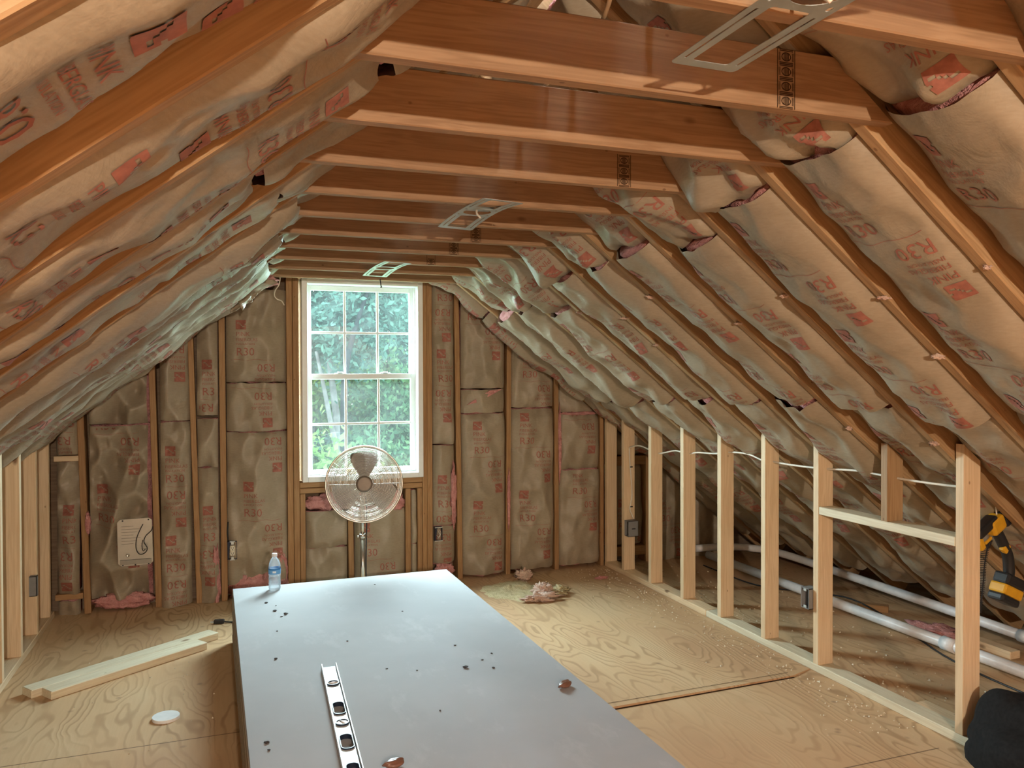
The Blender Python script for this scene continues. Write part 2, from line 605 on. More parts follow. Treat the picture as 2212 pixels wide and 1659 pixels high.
def wall_polys(name, y0, y1, hole, mat):
    bm = bmesh.new()
    top = lambda x: under(x) + 0.34
    xs = (-3.45, 5.2)

    def poly(pts):
        a = [bm.verts.new((x, y0, z)) for x, z in pts]
        b = [bm.verts.new((x, y1, z)) for x, z in pts]
        bm.faces.new(a)
        bm.faces.new(b[::-1])
        for i in range(len(pts)):
            j = (i + 1) % len(pts)
            bm.faces.new((a[i], b[i], b[j], a[j]))
    if hole:
        x0, x1, z0, z1 = hole
        poly([(xs[0], -0.08), (x0, -0.08), (x0, top(x0)), (xs[0], max(-0.08, top(xs[0])))])
        poly([(x1, -0.08), (xs[1], -0.08), (xs[1], max(-0.07, top(xs[1]))), (x1, top(x1))])
        poly([(x0, -0.08), (x1, -0.08), (x1, z0), (x0, z0)])
        poly([(x0, z1), (x1, z1), (x1, top(x1)), (XC, top(XC)), (x0, top(x0))])
    else:
        poly([(xs[0], -0.08), (xs[1], -0.08), (xs[1], max(-0.07, top(xs[1]))), (XC, top(XC)), (xs[0], max(-0.07, top(xs[0])))])
    bmesh.ops.recalc_face_normals(bm, faces=bm.faces)
    return tag(from_bm(name, bm, mat), kind='structure')


wall_polys('wall_gable', 5.625, 5.645, (0.486, 1.294, 0.758, 2.108), SHEATH)
wall_polys('wall_rear', -3.3, -3.26, None, SHEATH)

# ------------------------------------------------------------------ rafters, ridge, joists
for s, side in ((1, 'right'), (-1, 'left')):
    for k in list(range(-1, 11)) + [11]:
        y = yk(k) if k < 11 else 5.446
        # profile in (v, d) -> local X along the slope, local Y away from the room
        x0, z0 = roof_pt(s, 0, 0)
        M = frame((x0, y, z0), (s * CO, 0, -SI), (s * SI, 0, CO))
        th = 0.038
        zdir = M.to_3x3() @ Vector((0, 0, 1))
        if zdir.y < 0:
            M.translation.y += th
        top_cut = 0.235 * M_
        v0 = 0.02 if k < 11 else 0.4
        poly = [(v0, 0.0), (4.15, 0.0), (4.15, 0.235), (v0 - top_cut + 0.05 if k < 11 else v0, 0.235)]
        o = prism('rafter', poly, th, W_OLD, M, bev=0.003)
        if k == 11:
            lab = 'aged pine end rafter of the %s roof slope against the window wall' % side
        elif k == -1:
            lab = 'aged pine roof rafter on the %s slope nearest the camera' % side
        else:
            lab = 'aged pine rafter, %s slope, beside the %s ceiling joist from the window' % (side, ORD[10 - k])
        tag(o, lab, 'rafter', '%s roof rafters' % side)
board('ridge_board', (XC, -1.5, ZR + 0.12), (XC, 5.6, ZR + 0.12), 0.26, 0.036, (0, 0, 1), W_OLD)
tag(bpy.data.objects['ridge_board'], 'aged pine ridge board along the peak above the ceiling joists', 'beam')


def stamp_parts(parent, cx, y, z0, h):
    """black end-grade stamp: column of framed ovals between double bars"""
    bm = bmesh.new()

    def quad(x0, x1, za, zb):
        vs = [bm.verts.new(p) for p in ((x0, y, za), (x1, y, za), (x1, y, zb), (x0, y, zb))]
        bm.faces.new(vs)

    def ring(x, z, rx, rz, t):
        n = 18
        a = [bm.verts.new((x + rx * math.cos(i * 2 * math.pi / n), y, z + rz * math.sin(i * 2 * math.pi / n))) for i in range(n)]
        b = [bm.verts.new((x + (rx - t) * math.cos(i * 2 * math.pi / n), y, z + (rz - t) * math.sin(i * 2 * math.pi / n))) for i in range(n)]
        for i in range(n):
            bm.faces.new((a[i], a[(i + 1) % n], b[(i + 1) % n], b[i]))
    w = 0.046
    x0, x1 = cx - w / 2, cx + w / 2
    step = 0.034
    n = max(1, int(h / step))
    quad(x0 - 0.002, x0, z0, z0 + h)
    quad(x1, x1 + 0.002, z0, z0 + h)
    for i in range(n):
        zc = z0 + step * (i + 0.5)
        ring(cx, zc, 0.0135, 0.0105, 0.0025)
        for dx in (-0.006, -0.002, 0.002, 0.006):
            quad(cx + dx - 0.0012, cx + dx + 0.0012, zc - 0.0075, zc + 0.0075)
        for dz, t in ((-0.0165, 0.0016), (-0.0135, 0.0022), (0.0135, 0.0022), (0.0165, 0.0016)):
            quad(x0 + 0.004, x1 - 0.004, zc + dz - t / 2, zc + dz + t / 2)
        for dx in (-0.020, -0.0172, 0.0172, 0.020):
            quad(cx + dx - 0.0007, cx + dx + 0.0007, zc - 0.0095, zc + 0.0095)
    o = from_bm('ink_stamp', bm, INK, parent)
    o['label'] = 'black ink mill stamp'


joist_note = {1: 'with a black ink stamp near its right end', 3: 'with a black ink stamp right of centre', 5: 'faintly stamped, carrying a fixture plate',
              6: 'with a small stamp at its right', 7: 'with a dark stamp by its right end', 8: 'with a stamp beside the far plate'}
stampx = {1: (1.228, 2.084, 0.136), 3: (1.236, 2.084, 0.105), 6: (1.105, 2.085, 0.07), 7: (1.112, 2.085, 0.07), 8: (1.093, 2.085, 0.06)}
random.seed(4)
for k in range(-1, 11):
    y = yk(k)
    e1 = 0.70 + random.uniform(-0.02, 0.03)
    e0 = 0.70 + random.uniform(-0.02, 0.02)
    if k <= 0:
        e1 = 0.69
    h = 0.140
    # local X = world X, local Y = world Z, thickness along -Y world
    M = frame((0, y, ZJ), (1, 0, 0), (0, 0, 1))
    poly = [(XC - e0, 0), (XC + e1, 0), (XC + e1 - h / M_, h), (XC - e0 + h / M_, h)]
    o = prism('ceiling_joist', poly, 0.038, W_JOIST, M, bev=0.003)
    n = ORD[10 - k]
    lab = 'pine ceiling joist, %s from the window' % n
    if k in joist_note:
        lab += ', ' + joist_note[k]
    elif k == 10:
        lab = 'pine ceiling joist right above the window top'
    tag(o, lab, 'joist', 'ceiling joists')
    if k in stampx:
        cx, z0, hh = stampx[k]
        stamp_parts(o, cx, y - 0.0388, z0, hh)

# ------------------------------------------------------------------ insulation batts
_tmpl = {}


def text2d(body, size, x=0.0, y=0.0):
    cu = bpy.data.curves.new('tmp', 'FONT')
    cu.body = body
    cu.size = size
    cu.resolution_u = 2
    ob = bpy.data.objects.new('tmp', cu)
    me = bpy.data.meshes.new_from_object(ob)
    bm = bmesh.new()
    bm.from_mesh(me)
    bpy.data.objects.remove(ob)
    bpy.data.curves.remove(cu)
    bpy.data.meshes.remove(me)
    bmesh.ops.triangulate(bm, faces=bm.faces)
    for _ in range(2):
        es = [e for e in bm.edges if e.calc_length() > 0.014]
        if not es:
            break
        bmesh.ops.subdivide_edges(bm, edges=es, cuts=1)
        bmesh.ops.triangulate(bm, faces=bm.faces)
    bm.verts.ensure_lookup_table()
    V = np.array([(v.co.x + x, v.co.y + y) for v in bm.verts]) if bm.verts else np.zeros((0, 2))
    F = [tuple(v.index for v in f.verts) for f in bm.faces]
    bm.free()
    return V, F


def block_template():
    if 'b' in _tmpl:
        return _tmpl['b']
    parts = [text2d('R30', 0.072, 0.0, 0.0), text2d('INSULATION', 0.020, 0.0, 0.068), text2d('FIBERGLAS', 0.028, 0.0, 0.092),
             text2d('PINK', 0.040, 0.0, 0.125)]
    V, F, o = [], [], 0
    for v, f in parts:
        V.append(v * np.array([1.0, 1.0]))
        F += [tuple(i + o for i in q) for q in f]
        o += len(v)
    # red square with a pale wavy stripe
    n = 8
    S = 0.062
    g = np.array([(S * i / n, 0.168 + S * j / n) for j in range(n + 1) for i in range(n + 1)])
    V.append(g)
    for j in range(n):
        for i in range(n):
            if abs((j - 3.5) - 1.6 * math.sin(i * 0.9)) < 0.5:
                continue
            a = j * (n + 1) + i
            F.append((o + a, o + a + 1, o + a + n + 2, o + a + n + 1))
    _tmpl['b'] = (np.concatenate(V), F)
    return _tmpl['b']


def prow(W, L, x0, q_list):
    """printed blocks at heights q (middle of an R30 pair)"""
    V, F = block_template()
    out = []
    for qc in q_list:
        out.append((V + np.array([x0, qc + 0.028]), F))
        R = -V + np.array([min(x0 + 0.245, W - 0.03), qc - 0.028])
        out.append((R, F))
        ln = np.array([(x0 - 0.03 + 0.02 * i, qc + 0.001 * j + 0.004 * math.sin(i)) for j in (-1, 1) for i in range(14)])
        out.append((ln, [(i, i + 1, i + 15, i + 14) for i in range(13)]))
    return out


def folds(p, q, W, L, seed):
    """straight-creased crumple: cones around random points, about -0.4..0.6"""
    rg = np.random.RandomState(seed)
    n = max(4, int((W + 0.2) * (L + 0.2) / 0.016))
    c = np.stack([rg.uniform(-0.1, W + 0.1, n), rg.uniform(-0.1, L + 0.1, n)], 1)
    h = rg.uniform(0, 0.5, n)
    p, q = np.asarray(p, float), np.asarray(q, float)
    best = np.full(p.shape, 9.0)
    for (a, b), hh in zip(c, h):
        t = (p - a) * 0.6 + (q - b) * 0.3
        d = np.hypot((p - a) + 0.25 * np.abs(t), (q - b) * 0.62) / 0.13 + hh
        best = np.minimum(best, d)
    return best - 0.75


def batt(name, label, group, mapf, W, L, seed, rec=0.045, bulge=0.04, wr=0.010, back=0.2, qtop=None, prints=None,
         ext=0.012, pins=(0.0, 0.0), rag=0.006, asym=0.0, wrap=0.014, res=0.0135, wool_top=True, crumple=0.0, cat='insulation batt'):
    """mapf(p, q, d) -> xyz arrays; p across [0,W], q upwards [0,L] (bottom=0), d into the room."""
    nc = max(8, int(W / res))
    nr = max(6, int(L / (res * 1.25)))
    pu = np.linspace(pins[0], 1 - pins[1], nc + 1)
    rv = np.linspace(0, 1, nr + 1)
    P = np.tile(pu * W, (nr + 1, 1))
    R = np.tile(rv[:, None], (1, nc + 1))
    tfun = (lambda p: np.full_like(np.asarray(p, float), L)) if qtop is None else qtop
    T = np.maximum(tfun(P), 0.02)
    ragb = rag * vnoise(P / 0.05, 0.3, seed + 5)
    ragt = rag * vnoise(P / 0.045, 7.3, seed + 6)
    Q = R * T + (1 - R) ** 6 * ragb + R ** 6 * ragt

    def depth(p, q, t):
        u = np.clip(p / W, 0, 1)
        prof = np.clip(1 - np.abs(2 * u - 1) ** 3.0, 0, 1) ** 0.6
        lo = vnoise(p / 0.9, q / 0.33, seed)
        b = -rec + (rec + bulge * (1 + 0.18 * lo)) * prof + asym * (u - 0.5)
        w = vnoise(p / 0.16, q / 0.21, seed + 1) * wr
        w = w + (np.abs(vnoise(p / 0.11 + 0.5 * q, q / 0.13, seed + 2)) - 0.35) * -wr * 1.1
        w = w + vnoise(p / 0.05, q / 0.10, seed + 3) * wr * 0.35
        if crumple:
            w = w + 1.7 * crumple * folds(p, q, W, L, seed)
        e = np.minimum(q, t - q) / 0.06
        e = np.clip(e, 0, 1)
        return b + w * (0.35 + 0.65 * prof) - (1 - e) ** 2 * wrap
    D = depth(P, Q, T)
    X = mapf(P, Q, D)
    root = empty(name, tuple(float(c.mean()) for c in mapf(np.array([W / 2]), np.array([L / 2]), np.array([0.0]))))
    tag(root, label, cat, group)
    V = np.stack([c.ravel() for c in X], 1)
    idx = np.arange((nr + 1) * (nc + 1)).reshape(nr + 1, nc + 1)
    F = np.stack([idx[:-1, :-1], idx[:-1, 1:], idx[1:, 1:], idx[1:, :-1]], -1).reshape(-1, 4)
    FL, MI = F.tolist(), [0] * len(F)
    # printing on the paper
    if prints:
        PV, PF, o = [], [], 0
        for v, f in prints:
            if len(v) == 0:
                continue
            t_ = np.maximum(tfun(v[:, 0]), 0.02)
            ok = (v[:, 0] > (pins[0] * W + 0.012)) & (v[:, 0] < W * (1 - pins[1]) - 0.012) & (v[:, 1] > 0.008) & (v[:, 1] < t_ - 0.008)
            keep = [q for q in f if all(ok[i] for i in q)]
            if not keep:
                continue
            # bilinear depth from the paper grid
            gx = np.clip((v[:, 0] / W - pins[0]) / max(1e-6, 1 - pins[0] - pins[1]) * nc, 0, nc - 1e-3)
            gy = np.clip(v[:, 1] / t_ * nr, 0, nr - 1e-3)
            ix, iy = gx.astype(int), gy.astype(int)
            fx, fy = gx - ix, gy - iy
            d = (D[iy, ix] * (1 - fx) + D[iy, ix + 1] * fx) * (1 - fy) + (D[iy + 1, ix] * (1 - fx) + D[iy + 1, ix + 1] * fx) * fy
            XYZ = np.stack([np.asarray(c).ravel() for c in mapf(v[:, 0], v[:, 1], d + 0.0022)], 1)
            used = sorted({i for q in keep for i in q})
            re = {i: j for j, i in enumerate(used)}
            PV.append(XYZ[used])
            PF += [tuple(re[i] + o for i in q) for q in keep]
            o += len(used)
        if PV:
            n_ = len(V)
            V = np.concatenate([V] + PV)
            FL += [tuple(i + n_ for i in q) for q in PF]
            MI += [1] * len(PF)
    face = pyd('paper_facing', V, FL, PAPER, root, smooth=True)
    face.data.materials.append(PRINT)
    face.data.polygons.foreach_set('material_index', MI)
    # wool body
    wr_ = max(6, int(L / 0.04))
    wc = max(6, int(W / 0.035))
    pw = np.linspace(0.006, W - 0.006, wc + 1)
    rw = np.linspace(0, 1, wr_ + 1)
    PW = np.tile(pw, (wr_ + 1, 1))
    TW = np.maximum(tfun(PW), 0.02)
    ex_t = ext if wool_top else -0.004
    QW = -ext + rw[:, None] * (TW + ext + ex_t) + 0.008 * vnoise(PW / 0.03, rw[:, None] * 3, seed + 21)
    DW = depth(PW, np.clip(QW, 0, TW), TW) - 0.020 - 0.35 * crumple + 0.007 * vnoise(PW / 0.03, QW / 0.03, seed + 20)
    top = np.stack([c.ravel() for c in mapf(PW, QW, DW)], 1)
    DB = np.full_like(DW, -back)
    bot = np.stack([c.ravel() for c in mapf(PW, QW, DB)], 1)
    n0 = len(top)
    iw = np.arange(n0).reshape(wr_ + 1, wc + 1)
    FW = np.stack([iw[:-1, :-1], iw[:-1, 1:], iw[1:, 1:], iw[1:, :-1]], -1).reshape(-1, 4).tolist()
    FW += [tuple(n0 + i for i in f[::-1]) for f in FW]
    loop = list(iw[0, :]) + list(iw[1:, -1]) + list(iw[-1, :-1][::-1]) + list(iw[1:-1, 0][::-1])
    for i in range(len(loop)):
        a, b = loop[i], loop[(i + 1) % len(loop)]
        FW.append((a, n0 + a, n0 + b, b))
    wool = pyd('fiberglass', np.concatenate([top, bot]), FW, PINK, root, smooth=True)
    wool['label'] = 'pink fiberglass wool'
    return root


def roof_map(s, ylo, yhi, v1):
    def f(p, q, d):
        v = v1 - q
        y = (yhi - p) if s > 0 else (ylo + p)
        d = np.asarray(d)
        return (XC + s * CO * v - s * SI * d, y + 0 * v, ZR - SI * v - CO * d)
    return f


def roof_batt(s, k, v0, v1, kind, seed, **kw):
    """bay k lies between rafter k-1 and rafter k"""
    ylo, yhi = yk(k - 1) + 0.041, yk(k) - 0.003
    if k == 11:
        yhi = 5.443
    W, L = yhi - ylo, v1 - v0
    side = 'right' if s > 0 else 'left'
    n = ORD[11 - k]
    if kind == 'main':
        lab = 'long kraft-faced insulation batt, %s roof slope, %s bay from the window wall' % (side, n)
    elif kind == 'upper':
        lab = 'short upper kraft-faced batt by the joist ends, %s slope, %s bay from window' % (side, n)
    else:
        lab = 'lower kraft-faced batt behind the %s stud wall, %s bay from the window' % (side, n)
    pr = kw.pop('pr', None)
    prints = prow(W, L, 0.075 if seed % 3 else 0.095, [v1 - a for a in pr]) if pr else None
    return batt('insulation_batt', lab, '%s roof %s batts' % (side, kind), roof_map(s, ylo, yhi, v1), W, L, seed, prints=prints, **kw)


random.seed(9)
for k in range(0, 12):
    far = k >= 8
    # right slope
    vt = {11: 1.10, 10: 1.14, 9: 1.12, 8: 1.20, 7: 0.98, 6: 0.97, 5: 0.94, 4: 1.0, 3: 0.88, 2: 0.82, 1: 0.80, 0: 0.8}[k]
    vl = {11: 2.05, 10: 2.06, 9: 2.05, 8: 2.02, 7: 2.0, 6: 2.0, 5: 1.98, 4: 2.0, 3: 2.05, 2: 2.01, 1: 2.03, 0: 2.02}[k]
    c0 = vt + 0.33
    roof_batt(1, k, vt, vl, 'main', 100 + k, crumple=0.018 + 0.012 * far, rec=0.055, bulge=0.035 + 0.02 * far + random.uniform(0, 0.02), wr=0.010 + 0.004 * far,
              asym=random.uniform(0.05, 0.10) * (0.6 if far else 1.0), pins=(random.uniform(0.0, 0.05), 0.0), pr=[c0, c0 + 0.57, c0 + 1.0], ext=(0.028 if k in (2, 5, 6) else 0.003), wool_top=(k in (2, 9)), wrap=0.006, res=0.0125 if k < 5 else 0.015)
    roof_batt(1, k, 0.05, vt - 0.005, 'upper', 200 + k, rec=0.06, bulge=0.03 + 0.035 * random.random(), wr=0.018, crumple=0.05, wrap=0.030,
              pr=[vt - 0.30], asym=0.05, ext=(0.012 if k in (2, 6, 10) else 0.0), rag=0.015, res=0.015)
    roof_batt(1, k, vl + 0.02, 3.85, 'lower', 300 + k, crumple=0.03, asym=0.05, rec=0.05, bulge=(0.0 if k in (3, 4) else 0.03 + random.uniform(0, 0.02)), wr=0.012,
              pr=[2.45, 3.0], ext=0.01, res=0.017)
    # left slope
    vt2 = {11: 0.95, 10: 0.84, 9: 0.82, 8: 0.85, 7: 0.8, 6: 0.86, 5: 0.8, 4: 0.92, 3: 1.0, 2: 0.70, 1: 0.58, 0: 0.5}[k]
    roof_batt(-1, k, vt2, 2.55, 'main', 400 + k, rec=0.03, bulge=0.006 + 0.03 * (k > 4) + random.uniform(0, 0.010), wr=0.009 + 0.004 * (k > 5),
              asym=-random.uniform(0.015, 0.035) if 0 < k < 6 else (-0.06 if k == 0 else -0.03), pins=(0.0, 0.02), pr=[vt2 + 0.35, vt2 + 0.92, vt2 + 1.49], ext=0.0, rag=0.014, crumple=0.02, res=0.0125 if k < 5 else 0.015)
    if True:
        roof_batt(-1, k, 0.05, vt2 - 0.02, 'upper', 500 + k, rec=0.06, bulge=0.01 + 0.015 * random.random(), wr=0.012, crumple=0.03, pr=None, ext=0.0, rag=0.012, res=0.016)

# ------------------------------------------------------------------ gable wall framing
GY0, GY1 = YW, YW + 0.136


def gstud(xb, xt, w, z0, z1, label, name='wall_stud', mat=W_GABLE):
    zt = z1 if z1 is not None else under((xt + w / 2)) + 0.10
    o = board(name, (xb + w / 2, (GY0 + GY1) / 2, z0), (xt + w / 2, (GY0 + GY1) / 2, zt), 0.136, w, (0, 1, 0), mat)
    return tag(o, label, 'stud', 'gable wall studs')


gstud(-0.826, -0.862, 0.038, 0.0, None, 'gable stud farthest left, beside the left knee wall')
gstud(-0.424, -0.457, 0.037, 0.0, None, 'gable stud touching the right side of the white metal electrical box')
gstud(-0.184, -0.229, 0.034, 0.0, None, 'gable stud midway between the metal box and the ivory outlet')
gstud(-0.032, -0.040, 0.038, 0.0, None, 'gable stud at the left side of the ivory outlet')
gstud(0.386, 0.383, 0.038, 0.0, None, 'king stud left of the window, outer one of the pair')
gstud(0.426, 0.424, 0.038, 0.0, None, 'stud left of the window, inner one of the pair')
gstud(1.302, 1.304, 0.034, 0.0, None, 'stud right of the window, inner one of the pair')
gstud(1.337, 1.338, 0.038, 0.0, None, 'king stud right of the window, outer one of the pair')
gstud(1.560, 1.537, 0.036, 0.0, None, 'gable stud first to the right of the window pair')
gstud(1.924, 1.939, 0.034, 0.0, None, 'gable stud second to the right of the window pair')
gstud(2.312, 2.312, 0.034, 0.0, None, 'gable stud third to the right of the window pair')
gstud(2.690, 2.690, 0.030, 0.0, 1.17, 'gable stud behind the corner of the right knee wall')
gstud(3.085, 3.085, 0.038, 0.0, 0.90, 'gable stud in the dark space behind the right knee wall')
gstud(0.466, 0.466, 0.034, 0.0, 0.669, 'short jack stud under the left end of the window sill', 'jack_stud')
gstud(0.787, 0.780, 0.036, 0.0, 0.669, 'short cripple stud under the middle of the window behind the fan', 'cripple_stud')
gstud(1.181, 1.181, 0.037, 0.0, 0.669, 'short cripple stud under the right part of the window', 'cripple_stud')
gstud(1.266, 1.266, 0.034, 0.0, 0.669, 'short jack stud under the right end of the window sill', 'jack_stud')


def gblock(x0, x1, z0, z1, label, y0=GY0, dep=0.089, mat=W_GABLE, name='blocking', cat='board'):
    o = board(name, (x0, y0 + dep / 2, (z0 + z1) / 2), (x1, y0 + dep / 2, (z0 + z1) / 2), dep, z1 - z0, (0, 1, 0), mat)
    return tag(o, label, cat)


gblock(0.464, 1.301, 0.710, 0.746, 'rough window sill plate, upper of two flat boards under the window', dep=0.136, name='sill_plate')
gblock(0.464, 1.301, 0.671, 0.707, 'rough window sill plate, lower of two flat boards under the window', dep=0.136, name='sill_plate')
gblock(0.464, 1.301, 2.125, 2.30, 'header board above the window behind the last ceiling joist', dep=0.136, name='header_board')
gblock(-0.985, -0.850, 0.944, 0.978, 'pale nailing block between the left knee wall and the gable stud, upper', mat=W_NEW)
gblock(-0.985, -0.832, 0.096, 0.132, 'brown nailing block between the left knee wall and the gable stud, lower')
gblock(2.80, 3.083, 0.762, 0.832, 'horizontal board in the dark opening behind the right wall, upper', mat=W_GABLE)
gblock(2.80, 3.083, 0.058, 0.130, 'horizontal board in the dark opening behind the right wall, lower', mat=W_GABLE)


def gable_map(x0, z0):
    def f(p, q, d):
        return (x0 + np.asarray(p), YW - np.asarray(d), z0 + np.asarray(q))
    return f


GB = [  # x0, x1, [(z0, z1 or None)], words, options
    (-0.972, -0.850, [(0.0, 0.092), (0.136, 0.940), (0.982, None)], 'beside the left knee wall', dict(crumple=0.07, bulge=0.03)),
    (-0.795, -0.440, [(0.075, 1.155), (1.165, None)], 'left of the metal electrical box stud', dict(crumple=0.13, bulge=0.05, pins=(0.0, 0.07))),
    (-0.393, -0.210, [(0.0, 1.168), (1.180, None)], 'second gap from the window on its left', dict(crumple=0.05, bulge=0.035, pins=(0.02, 0.0))),
    (-0.172, -0.040, [(0.0, 0.87), (0.875, 1.185), (1.21, None)], 'narrow gap left of the ivory outlet', dict(crumple=0.06, bulge=0.03, pins=(0.0, 0.05))),
    (0.006, 0.383, [(0.10, 1.092), (1.102, 1.415), (1.422, 2.03)], 'left of the window', dict(crumple=0.045, bulge=0.04)),
    (0.503, 0.778, [(0.0, 0.295), (0.300, 0.545)], 'under the left half of the window', dict(crumple=0.04, bulge=0.02)),
    (0.826, 1.178, [(0.0, 0.535)], 'under the window right of the fan pole', dict(crumple=0.02, bulge=0.02)),
    (1.220, 1.264, [(0.0, 0.275), (0.285, 0.655)], 'narrow gap under the window right end', dict(crumple=0.02, bulge=0.015)),
    (1.378, 1.540, [(0.125, 0.388), (0.398, 0.965), (0.972, None)], 'right of the window', dict(crumple=0.03, bulge=0.03)),
    (1.592, 1.922, [(0.02, 1.182), (1.192, 1.358), (1.368, None)], 'second gap right of the window', dict(crumple=0.03, bulge=0.035)),
    (1.968, 2.308, [(0.03, 1.214), (1.224, None)], 'third gap right of the window', dict(crumple=0.03, bulge=0.035)),
    (2.350, 2.686, [(0.03, 0.745), (0.752, 1.165), (1.182, None)], 'by the right knee wall corner', dict(crumple=0.03, bulge=0.03)),
    (2.765, 3.080, [(0.14, 0.755), (0.84, None)], 'in the dark space behind the corner', dict(crumple=0.03, bulge=0.01, rec=0.08)),
    (3.128, 3.50, [(0.0, None)], 'deep in the dark eave space', dict(crumple=0.03, bulge=0.02)),
    (3.53, 3.86, [(0.0, None)], 'farthest right in the dark eave space', dict(crumple=0.03, bulge=0.02)),
]
POSW = {1: ['single'], 2: ['lower', 'upper'], 3: ['bottom', 'middle', 'top']}
sd = 600
for x0, x1, zs, words, opt in GB:
    for i, (z0, z1) in enumerate(zs):
        sd += 1
        W = x1 - x0
        if z1 is None:
            fn = (lambda a, b: (lambda p: ZR - M_ * np.abs(a + np.asarray(p) - XC) + 0.0 - b))(x0, z0)
            L = float(max(fn(np.array([0, W]))))
            if L < 0.06:
                continue
        else:
            fn, L = None, z1 - z0
        o2 = dict(rec=0.02, wr=0.012, back=0.125, ext=0.008, rag=0.006, res=0.014)
        o2.update(opt)
        if i > 0:
            o2['ext'] = 0.0
        pr = None
        if W > 0.12 and L > 0.2:
            ph = 0.10 + 0.45 * ((sd * 37) % 10) / 10
            if sd % 4 == 1 and L < 0.5:
                ph = 9
            pr = prow(W, L, (0.04 + 0.02 * (sd % 4)) if W > 0.2 else 0.03, [q for q in (ph, ph + 0.57, ph + 1.14, ph + 1.71) if q < L])
        batt('insulation_batt', '%s kraft-faced batt in the gable wall %s' % (POSW[len(zs)][i], words), 'gable wall batts',
             gable_map(x0, z0), W, L, sd, qtop=fn, prints=pr, **o2)


# loose pink wool in the gable wall
def lump(name, c, r, mat, label, cat, seed, parent=None, amp=0.35, n=28, fr=3.0):
    """irregular wool tuft"""
    V, F = [], []
    for j in range(n + 1):
        t = math.pi * j / n
        for i in range(n):
            a = 2 * math.pi * i / n
            d = Vector((math.sin(t) * math.cos(a), math.sin(t) * math.sin(a), math.cos(t)))
            w = 1 + amp * float(vnoise(d.x * fr + d.z * 1.7, d.y * fr + seed, seed)) + amp * 0.5 * float(vnoise(d.x * fr * 2.7 + 3, d.z * fr * 2.7 + d.y, seed + 1)) \
                + amp * 0.28 * float(vnoise(d.x * fr * 6 + 3, d.z * fr * 6 + d.y * 5, seed + 2))
            V.append((c[0] + d.x * r[0] * w, c[1] + d.y * r[1] * w, c[2] + d.z * r[2] * w))
    for j in range(n):
        for i in range(n):
            F.append((j * n + i, (j + 1) * n + i, (j + 1) * n + (i + 1) % n, j * n + (i + 1) % n))
    o = pyd(name, V, F, mat, parent, smooth=True)
    if label:
        tag(o, label, cat)
    return o


PF = [((0.642, 5.52, 0.605), (0.140, 0.035, 0.055), 'pink wool strip under the left half of the window sill'),
      ((1.09, 5.52, 0.575), (0.085, 0.035, 0.085), 'pink wool tuft under the window sill right of the fan'),
      ((0.20, 5.50, 0.075), (0.175, 0.03, 0.085), 'pink wool along the floor behind the water bottle'),
      ((0.345, 5.49, 0.15), (0.035, 0.02, 0.13), 'pink wool tongue right of the water bottle'),
      ((-0.61, 5.50, 0.060), (0.17, 0.035, 0.045), 'pink wool strip on the floor below the metal box'),
      ((-0.800, 5.478, 0.56), (0.016, 0.014, 0.06), 'small pink tuft beside the leftmost gable stud'),
      ((-0.066, 5.485, 0.16), (0.026, 0.022, 0.20), 'pink wool strip left of the outlet near the floor'),
      ((1.455, 5.50, 0.065), (0.070, 0.03, 0.055), 'pink wool on the floor right of the window studs'),
      ((1.522, 5.462, 0.60), (0.020, 0.018, 0.21), 'long torn pink strip beside the open metal box'),
      ((1.945, 5.478, 0.55), (0.010, 0.012, 0.20), 'thin pink strip along the second stud right of the window'),
      ((2.352, 5.478, 0.95), (0.011, 0.012, 0.25), 'thin pink strip along the third stud right of the window'),
      ((2.52, 5.470, 1.172), (0.155, 0.02, 0.012), 'thin pink ledge between two batts at the right corner')]
for i, (c, r, lab) in enumerate(PF):
    lump('wool_tuft', c, r, PINK, lab, 'insulation', 40 + i, amp=0.28, fr=4.0)
for i, (k, v) in enumerate([(1, 1.33), (0, 1.33), (2, 1.40), (3, 1.33), (4, 1.45), (2, 1.70), (1, 1.98), (5, 1.22), (6, 1.33), (4, 2.18), (7, 1.24), (3, 2.24), (6, 1.55)]):
    x_, z_ = roof_pt(1, v, 0.004)
    lump('wool_tuft', (x_, yk(k) + 0.006, z_), (0.016 + 0.006 * (i % 3), 0.008, 0.006 + 0.002 * (i % 2)), PINK_P, None, None, 90 + i, amp=0.6, n=12)
    tag(bpy.data.objects[[o.name for o in COL.objects if o.name.startswith('wool_tuft')][-1]], 'tiny pink wool tuft caught on the edge of a right slope rafter', 'insulation', 'tufts on the right rafters')
# torn triangular flap
pyd('torn_flap', [(1.62, 5.445, 1.25), (1.70, 5.440, 1.30), (1.79, 5.432, 1.352), (1.885, 5.445, 1.360), (1.80, 5.436, 1.318), (1.70, 5.440, 1.268),
                  (1.62, 5.455, 1.25), (1.70, 5.455, 1.30), (1.79, 5.452, 1.352), (1.885, 5.455, 1.360), (1.80, 5.455, 1.318), (1.70, 5.455, 1.268)],
    [(0, 1, 2, 3, 4, 5), (11, 10, 9, 8, 7, 6), (0, 6, 7, 1), (1, 7, 8, 2), (2, 8, 9, 3), (3, 9, 10, 4), (4, 10, 11, 5), (5, 11, 6, 0)], PINK)
tag(bpy.data.objects['torn_flap'], 'torn pink triangular tear in the batt right of the window', 'insulation')
# torn crumpled batt end hanging at the top left of the gable
t = empty('torn_batt_end', (0.14, 5.3, 2.0))
tag(t, 'crumpled torn kraft batt end hanging left above the window', 'insulation')


